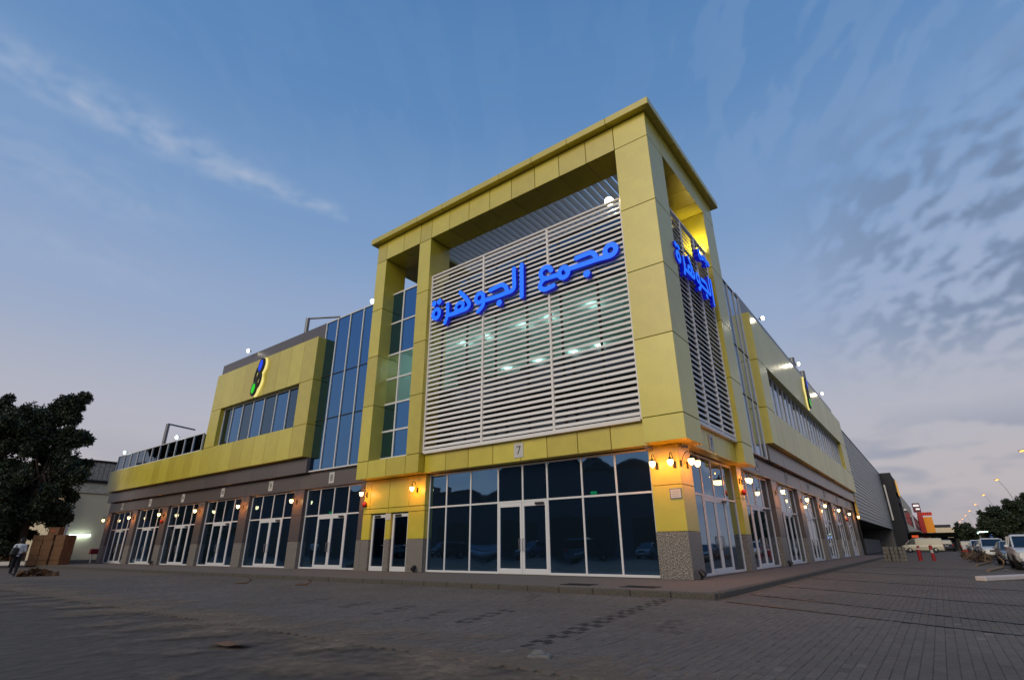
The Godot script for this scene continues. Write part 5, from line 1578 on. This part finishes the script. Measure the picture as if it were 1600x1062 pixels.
# ---------------------------------------------------------------- left corner
func build_left_corner() -> void:
	FX = RIGHT * Transform3D(Basis.IDENTITY, Vector3(0, 0, -62.0))
	var w := thing("warehouse", "cream warehouse with a tall door and a ribbed upper band at the left end", "building")
	blk("wall", w, -1.0, 26.0, 0.0, 7.7, -18.0, -0.25, mats.cream)
	blk("wall_pier", w, -1.0, -0.15, 0.0, 7.7, -0.24, 0.0, mats.cream, 0.02)
	blk("lintel", w, -0.149, 26.0, 6.65, 7.7, -0.24, 0.0, mats.cream, 0.02)
	blk("tall_door", w, -0.1, 12.0, 0.35, 6.6, -0.24, -0.12, mat("doorcream", c8(240, 218, 178), 0.7), 0.02)
	blk("door_post", w, -0.3, -0.1, 0.0, 6.5, 0.0, 0.09, mats.slatback, 0.02)
	blk("plinth", w, -0.14, 26.0, 0.0, 0.34, -0.24, 0.3, mats.concrete, 0.02)
	blk("gutter", w, -3.0, 26.0, 7.71, 7.95, -0.3, 0.2, mats.iron, 0.03)
	blk("band_core", w, -3.0, 26.0, 7.96, 9.75, -18.0, -0.1, mats.rustroof)
	for k in 44: blk("roof_sheet", w, -3.0 + k * 0.42, -3.0 + k * 0.42 + 0.36, 7.97, 9.78, -0.1, -0.03, mats.rustroof, 0.03)
	blk("ridge_cap", w, -3.0, 26.0, 9.79, 9.98, -18.0, 0.05, mats.bark)
	var tl := thing("tube_light", "white fluorescent tube light fixed to the cream warehouse door", "tube light", FX * at(1.0, 2.62, -0.06))
	var s := new_st()
	tube(s, [Vector3(-0.85, 0, 0.1), Vector3(0.85, 0, 0.1)], [0.09], 10)
	mesh_node(s.commit(), mats.tube, "lit_tube", tl, tl.transform)
	mesh_node(box_mesh(Vector3(1.8, 0.1, 0.08), 0.01), mats.white, "batten", tl, tl.transform * at(0, 0.06, 0.0))
	var l := OmniLight3D.new()
	l.light_color = Color(0.88, 0.98, 1.0)
	l.light_energy = 0.11
	l.light_size = 0.2
	l.omni_range = 60.0
	l.omni_attenuation = 2.0
	l.shadow_enabled = true
	l.name = "tube_light_source"
	tl.add_child(l)
	l.global_transform = tl.transform * at(0, -0.05, 0.35)
	var gu := thing("green_cabinet", "dark green cabinet beside the warehouse door post", "cabinet", FX * at(-0.15, 0.35, 0.3))
	mesh_node(box_mesh(Vector3(0.5, 1.1, 0.4), 0.03), mat("darkgreen", c8(24, 52, 46), 0.5), "cabinet_body", gu, gu.transform * at(0, 0.56, 0))
	mesh_node(box_mesh(Vector3(0.14, 1.06, 0.42), 0.02), mats.slat, "pale_edge", gu, gu.transform * at(-0.34, 0.54, 0))
	var rc := thing("red_hose_box", "dark red hose box on a post at the end of the left wing", "hose box", FX * at(2.5, 0, 0.9))
	mesh_node(box_mesh(Vector3(1.1, 0.5, 0.35), 0.05), mat("darkred", c8(116, 26, 34), 0.5), "box_body", rc, rc.transform * at(0, 1.1, 0))
	mesh_node(box_mesh(Vector3(0.4, 0.6, 0.3), 0.04), mat("darkred", c8(116, 26, 34), 0.5), "box_foot", rc, rc.transform * at(0.4, 0.65, 0))
	mesh_node(box_mesh(Vector3(0.1, 0.9, 0.1)), mats.slatback, "post", rc, rc.transform * at(-0.3, 0.45, 0))
	FX = FRONT
	tree("corner_tree", "tall dark leafy tree at the left edge of the picture", Vector3(-54.4, 0, 8.4), 15.4, Vector3(2.4, 1.1, 2.6), 1.6, 28000, 0.22, 201)
	tree("corner_tree", "dark leafy tree between the cartons and the cream warehouse", Vector3(-52.0, 0, 5.3), 13.3, Vector3(2.4, 0.95, 2.4), 3.6, 26000, 0.22, 202)
	tree("corner_shrub", "low dark bushy tree under the two tall trees at the left edge", Vector3(-53.6, 0, 6.9), 7.5, Vector3(2.7, 1.1, 2.5), 0.6, 20000, 0.22, 203)
	# cartons
	var dir := Vector3(1.91, 0, -1.44).normalized()
	var turn := atan2(-dir.z, dir.x)
	var back := Vector3(-0.602, 0, -0.798)
	var o0 := Vector3(-50.7, 0, 4.94)
	for c in 3:
		var pal := thing("pallet", "wooden pallet under the block of brown cartons, %s of three" % ["left", "middle", "right"][c], "pallet", Transform3D(Basis(Vector3.UP, turn), o0 + dir * (0.4 + c * 0.82) + back * 0.6), "pallets under the cartons")
		for k in 4: mesh_node(box_mesh(Vector3(0.14, 0.02, 1.2)), mats.carton2, "board", pal, pal.transform * at(-0.3 + k * 0.2, 0.11, 0))
		for k in 3: mesh_node(box_mesh(Vector3(0.76, 0.1, 0.1)), mats.bark, "runner", pal, pal.transform * at(0, 0.05, -0.5 + k * 0.5))
	var proto := thing("carton", "brown cardboard carton stacked in the tall block of cartons behind the walking person", "carton", Transform3D.IDENTITY, "cartons stacked in the tall block")
	carton_shape(proto, 0.78, 0.365, 0.56, "carton")
	var first := true
	for c in 3:
		for q in 2:
			for k in 6:
				var o := proto
				if not first:
					o = proto.duplicate()
					o.name = numbered("carton", self)
					add_child(o, true)
				first = false
				o.set_meta("label", "brown carton in the tall block, %s column, %s layer, %s row" % [["left", "middle", "right"][c], ["bottom", "second", "third", "fourth", "fifth", "top"][k], ["front", "back"][q]])
				o.transform = Transform3D(Basis(Vector3.UP, turn + rng.randf_range(-0.03, 0.03)), o0 + dir * (0.4 + c * 0.82 + rng.randf_range(-0.02, 0.02)) + back * (0.3 + q * 0.58 + (0.12 if c == 2 else 0.0) + rng.randf_range(-0.02, 0.02)) + Vector3(0, 0.125 + k * 0.37, 0))
	var tc := thing("carton", "single carton with a red mark on top of the block of cartons", "carton", Transform3D(Basis(Vector3.UP, turn + 0.06), o0 + dir * 1.4 + back * 0.35 + Vector3(0, 0.125 + 6 * 0.37, 0)))
	carton_shape(tc, 0.8, 0.56, 0.6, "carton")
	mesh_node(box_mesh(Vector3(0.3, 0.12, 0.004)), mats.tape, "red_print", tc, tc.transform * at(-0.05, 0.3, 0.302))
	for k in 6:
		var o := thing("carton", "tan carton in the low far pile at the left edge, %s row, %s" % ["lower" if k < 3 else "upper", ["left", "middle", "right"][k % 3]], "carton", at(-61.9 + 0.5 * (k % 3), 0.38 + (0.7 if k > 2 else 0.0), 5.2 - 0.85 * (k % 3), 0.7), "cartons in the far pile")
		carton_shape(o, 0.95, 0.68, 0.8, "carton2")
	var lw := thing("low_wall", "low white wall under the far pile of cartons", "wall", at(-61.4, 0, 4.4, 0.7))
	mesh_node(box_mesh(Vector3(5.5, 0.36, 1.6), 0.03), mats.white, "wall_body", lw, lw.transform * at(0, 0.18, 0))
	mesh_node(box_mesh(Vector3(5.6, 0.02, 1.7)), mats.concrete, "wall_top", lw, lw.transform * at(0, 0.37, 0))
	# litter heap
	var hp := thing("litter_heap", "low heap of crumpled brown cardboard and leaves in front of the cartons", "litter", at(-28.9, 0, 9.1, 0.9))
	for q in 3:
		var g := new_st()
		for k in 26:
			var c := Vector3(rng.randfn() * 0.42, 0, rng.randfn() * 0.2)
			c.x = clampf(c.x, -0.85, 0.85)
			c.y = rng.randf_range(0.03, maxf(0.06, 0.3 - absf(c.x) * 0.22))
			var bs := Basis.from_euler(Vector3(rng.randf() * TAU, rng.randf() * TAU, rng.randf() * TAU))
			var e := rng.randf_range(0.06, 0.15)
			var v := [bs * Vector3(-e, 0, -e), bs * Vector3(e, 0.03, -e * 0.7), bs * Vector3(e * 0.8, 0, e), bs * Vector3(-e, 0.04, e * 0.8)]
			var n: Vector3 = bs * Vector3.UP
			tri(g, c + v[0], c + v[1], c + v[2], n)
			tri(g, c + v[0], c + v[2], c + v[3] + n * 0.04, n)
			tri(g, c + v[0] - n * 0.02, c + v[1] - n * 0.02, c + v[3] - n * 0.02, -n)
		var m := mesh_node(g.commit(), mats[["carton", "carton2", "bark"][q]], "crumpled_pieces", hp, hp.transform)
		m.set_meta("kind", "stuff")
	person()

func carton_shape(o: Node3D, w: float, h: float, d: float, m: String) -> void:
	var xf := o.global_transform
	mesh_node(box_mesh(Vector3(w, h, d), 0.012), mats[m], "box_body", o, xf * at(0, h / 2, 0))
	mesh_node(box_mesh(Vector3(w + 0.004, 0.02, 0.06)), mats.tape, "tape", o, xf * at(0, h - 0.009, 0))
	mesh_node(box_mesh(Vector3(w * 0.94, 0.004, d * 0.46)), mats[m], "flap", o, xf * at(0, h + 0.003, d * 0.235))

# ---------------------------------------------------------------- person (one smooth skin by surface nets)
func skin(st: SurfaceTool, bones: Array, cell: float, blend: float) -> void:
	var lo := Vector3.ONE * 1e6
	var hi := -lo
	for b in bones:
		for e in 2:
			var m := Vector3.ONE * (float(b[2 + e]) + cell * 3)
			lo = lo.min(b[e] - m)
			hi = hi.max(b[e] + m)
	var n := Vector3i(((hi - lo) / cell).ceil()) + Vector3i.ONE
	var f := PackedFloat32Array()
	f.resize(n.x * n.y * n.z)
	f.fill(1.0)
	for b in bones:
		var mr := maxf(b[2], b[3]) + cell * 3
		var a0 := Vector3i(((b[0].min(b[1]) - Vector3.ONE * mr - lo) / cell).floor()).clamp(Vector3i.ZERO, n - Vector3i.ONE)
		var a1 := Vector3i(((b[0].max(b[1]) + Vector3.ONE * mr - lo) / cell).ceil()).clamp(Vector3i.ZERO, n - Vector3i.ONE)
		var ab: Vector3 = b[1] - b[0]
		var ll := maxf(ab.length_squared(), 1e-8)
		for z in range(a0.z, a1.z + 1):
			for y in range(a0.y, a1.y + 1):
				for x in range(a0.x, a1.x + 1):
					var p := lo + Vector3(x, y, z) * cell
					var t := clampf((p - b[0]).dot(ab) / ll, 0, 1)
					var d := p.distance_to(b[0] + ab * t) - lerpf(b[2], b[3], t)
					var i := (z * n.y + y) * n.x + x
					var o := f[i]
					var h := maxf(blend - absf(d - o), 0.0) / blend
					f[i] = minf(d, o) - h * h * blend * 0.25
	var ids := {}
	var vs := []
	var off := [0, 1, n.x, n.x + 1, n.x * n.y, n.x * n.y + 1, n.x * n.y + n.x, n.x * n.y + n.x + 1]
	var ed := [[0, 1], [2, 3], [4, 5], [6, 7], [0, 2], [1, 3], [4, 6], [5, 7], [0, 4], [1, 5], [2, 6], [3, 7]]
	for z in n.z - 1:
		for y in n.y - 1:
			for x in n.x - 1:
				var i := (z * n.y + y) * n.x + x
				var any := false
				var s0 := f[i] < 0
				for k in 8: if (f[i + off[k]] < 0) != s0: any = true
				if not any: continue
				var sum := Vector3.ZERO
				var cnt := 0
				for e in ed:
					var fa := f[i + off[e[0]]]
					var fb := f[i + off[e[1]]]
					if (fa < 0) == (fb < 0): continue
					var t := fa / (fa - fb)
					var pa := Vector3(e[0] & 1, (e[0] >> 1) & 1, e[0] >> 2)
					var pb := Vector3(e[1] & 1, (e[1] >> 1) & 1, e[1] >> 2)
					sum += pa.lerp(pb, t)
					cnt += 1
				ids[i] = vs.size()
				var g := Vector3(f[i + 1] - f[i] + f[i + off[7]] - f[i + off[6]], f[i + off[2]] - f[i] + f[i + off[7]] - f[i + off[5]], f[i + off[4]] - f[i] + f[i + off[7]] - f[i + off[3]])
				vs.append([lo + (Vector3(x, y, z) + sum / cnt) * cell, g.normalized()])
	for i in ids:
		for ax in 3:
			var st1: int = [1, n.x, n.x * n.y][ax]
			var u: int = [1, n.x, n.x * n.y][(ax + 1) % 3]
			var v: int = [1, n.x, n.x * n.y][(ax + 2) % 3]
			if i + st1 >= f.size() or (f[i] < 0) == (f[i + st1] < 0): continue
			if not (ids.has(i - u) and ids.has(i - v) and ids.has(i - u - v)): continue
			var q := [vs[ids[i]], vs[ids[i - u]], vs[ids[i - u - v]], vs[ids[i - v]]]
			smooth_quad(st, [q[0][0], q[1][0], q[2][0], q[3][0]], [q[0][1], q[1][1], q[2][1], q[3][1]])

func person() -> void:
	# walking away to the right, towards the cartons; z is forwards in the figure's own axes, x its left
	var xf := at(-34.25, 0, 8.85, -1.75)
	var o := thing("person", "person in white shirt and dark trousers with a black bag, walking past the cartons", "person", xf)
	var v := func(x: float, y: float, z: float) -> Vector3: return Vector3(x, y, z)
	var body := [[v.call(0, 0.95, 0), v.call(0, 1.12, 0.02), 0.135, 0.125], [v.call(0, 1.12, 0.02), v.call(0, 1.36, 0.03), 0.125, 0.15], [v.call(-0.14, 1.42, 0.02), v.call(0.14, 1.42, 0.02), 0.075, 0.075],
		[v.call(0, 1.42, 0.02), v.call(0, 1.55, 0.05), 0.06, 0.055]]
	var legs := [[v.call(0.09, 0.93, 0), v.call(0.1, 0.5, 0.1), 0.095, 0.062], [v.call(0.1, 0.5, 0.1), v.call(0.1, 0.09, 0.06), 0.06, 0.042], [v.call(-0.09, 0.93, 0), v.call(-0.1, 0.5, 0.02), 0.095, 0.062], [v.call(-0.1, 0.5, 0.02), v.call(-0.1, 0.1, -0.16), 0.06, 0.042]]
	var arms := [[v.call(0.19, 1.42, 0.02), v.call(0.26, 1.16, -0.04), 0.055, 0.044], [v.call(0.26, 1.16, -0.04), v.call(0.27, 0.93, 0.05), 0.042, 0.03], [v.call(-0.19, 1.42, 0.02), v.call(-0.25, 1.16, 0.0), 0.055, 0.044], [v.call(-0.25, 1.16, 0.0), v.call(-0.24, 0.93, 0.1), 0.042, 0.03]]
	var feet := [[v.call(0.1, 0.05, 0.02), v.call(0.11, 0.035, 0.2), 0.045, 0.03], [v.call(-0.1, 0.07, -0.2), v.call(-0.1, 0.035, -0.03), 0.045, 0.03]]
	var st := new_st()
	skin(st, body + legs + arms + feet, 0.018, 0.06)
	# head with brow, nose, chin and ears; hands with five fingers
	var head := [[v.call(0, 1.66, 0.05), v.call(0, 1.7, 0.05), 0.092, 0.098], [v.call(0, 1.6, 0.1), v.call(0, 1.575, 0.105), 0.05, 0.038], [v.call(0, 1.55, 0.05), v.call(0, 1.62, 0.05), 0.055, 0.06], [v.call(0, 1.665, 0.145), v.call(0, 1.635, 0.165), 0.01, 0.015], [v.call(0.095, 1.66, 0.045), v.call(0.097, 1.63, 0.05), 0.016, 0.012], [v.call(-0.095, 1.66, 0.045), v.call(-0.097, 1.63, 0.05), 0.016, 0.012], [v.call(-0.03, 1.603, 0.148), v.call(0.03, 1.603, 0.148), 0.007, 0.007]]
	skin(st, head, 0.009, 0.03)
	for s: float in [1.0, -1.0]:
		var w: Vector3 = v.call(0.27 * s, 0.93, 0.05) if s > 0 else v.call(-0.24, 0.93, 0.1)
		var h := [[w, w + v.call(0, -0.09, 0.01), 0.026, 0.032]]
		for k in 4:
			var r: Vector3 = w + v.call(0.0, -0.1, -0.028 + k * 0.02)
			var ln: float = [0.05, 0.062, 0.066, 0.058][k]
			h.append([r, r + v.call(-0.006 * s, -ln * 0.6, 0.003), 0.009, 0.0085])
			h.append([r + v.call(-0.006 * s, -ln * 0.6, 0.003), r + v.call(-0.02 * s, -ln, 0.004), 0.0085, 0.007])
		h.append([w + v.call(0, -0.03, 0.025), w + v.call(-0.012 * s, -0.085, 0.05), 0.012, 0.009])
		skin(st, h, 0.006, 0.012)
	mesh_node(st.commit(), mat("skin", c8(112, 76, 56), 0.6), "body", o, xf)
	var shirt := []
	for b in body.slice(0, 3) + [arms[0], arms[2]]: shirt.append([b[0], b[1], b[2] + 0.02, b[3] + 0.022])
	shirt[0][0] = v.call(0, 0.92, 0)
	st = new_st()
	skin(st, shirt, 0.018, 0.06)
	mesh_node(st.commit(), mat("shirt", c8(205, 208, 210), 0.85), "shirt", o, xf)
	var tr := [[v.call(0, 0.97, 0), v.call(0, 0.9, 0), 0.15, 0.15]]
	for b in legs: tr.append([b[0], b[1], b[2] + 0.02, b[3] + 0.028])
	st = new_st()
	skin(st, tr, 0.018, 0.05)
	mesh_node(st.commit(), mat("trousers", c8(24, 26, 36), 0.9), "trousers", o, xf)
	st = new_st()
	var sh := []
	for b in feet: sh.append([b[0], b[1], b[2] + 0.012, b[3] + 0.014])
	skin(st, sh, 0.012, 0.03)
	mesh_node(st.commit(), mats.black, "shoes", o, xf)
	st = new_st()
	skin(st, [[v.call(0, 1.7, 0.03), v.call(0, 1.72, 0.03), 0.102, 0.1], [v.call(0, 1.64, -0.01), v.call(0, 1.6, 0.0), 0.085, 0.06]], 0.012, 0.03)
	mesh_node(st.commit(), mats.black, "hair", o, xf)
	st = new_st()
	for s: float in [-1.0, 1.0]: ball(st, v.call(s * 0.034, 1.668, 0.135), Vector3(0.013, 0.008, 0.008), 5, 8)
	mesh_node(st.commit(), mats.black, "eyes", o, xf)
	var bag := thing("shoulder_bag", "black bag hanging from the left shoulder of the walking person", "bag", xf)
	st = new_st()
	skin(st, [[v.call(0.22, 1.2, -0.17), v.call(0.24, 1.0, -0.18), 0.13, 0.14], [v.call(0.1, 1.22, -0.16), v.call(0.14, 1.04, -0.17), 0.1, 0.11]], 0.018, 0.08)
	mesh_node(st.commit(), mats.black, "bag_body", bag, xf)
	st = new_st()
	tube(st, [v.call(0.2, 1.3, -0.14), v.call(0.17, 1.44, -0.08), v.call(0.15, 1.52, 0.02), v.call(0.16, 1.4, 0.13)], [0.018], 6)
	mesh_node(st.commit(), mats.black, "strap", bag, xf)

# ---------------------------------------------------------------- across the road, seen only mirrored in the glass
func build_across_the_road() -> void:
	var b := thing("opposite_building", "dark low trade building across the road, mirrored in the shop glass", "building")
	for e in [[-260.0, -110.0, 15.5], [-110.0, -70.0, 12.0], [-70.0, -44.0, 9.0], [-44.0, -30.0, 11.6], [-30.0, -18.0, 10.6], [-18.0, 40.0, 9.6]]:
		blk("wall", b, e[0], e[1] - 0.02, 0.0, e[2], 46.0, 60.0, mats.oppwall)
		blk("roof_edge", b, e[0], e[1] - 0.02, e[2], e[2] + 0.4, 45.8, 60.2, mats.darkwall)
	for k in 14: blk("shutter", b, -112.0 + k * 11.0, -104.0 + k * 11.0, 0.2, 4.6, 45.9, 46.05, mats.iron)
	for k in 9: car("parked_car", "%s parked across the road, mirrored in the shop glass, %s from the left" % [["silver saloon", "black off-roader", "silver saloon", "dark blue off-roader", "black van", "silver saloon", "black off-roader", "black saloon", "silver off-roader"][k], ["first", "second", "third", "fourth", "fifth", "sixth", "seventh", "eighth", "ninth"][k]], "car", at(-48.0 + k * 6.5, 0, 31.0 + (k % 3) * 0.5, PI if k % 4 else 0.1), ["sedan", "suv", "sedan", "suv", "van", "sedan", "suv", "sedan", "suv"][k], ["carsilver", "carblack", "carsilver", "carblue", "carblack", "carsilver", "carblack", "carblack", "carsilver"][k], "cars mirrored in the glass")
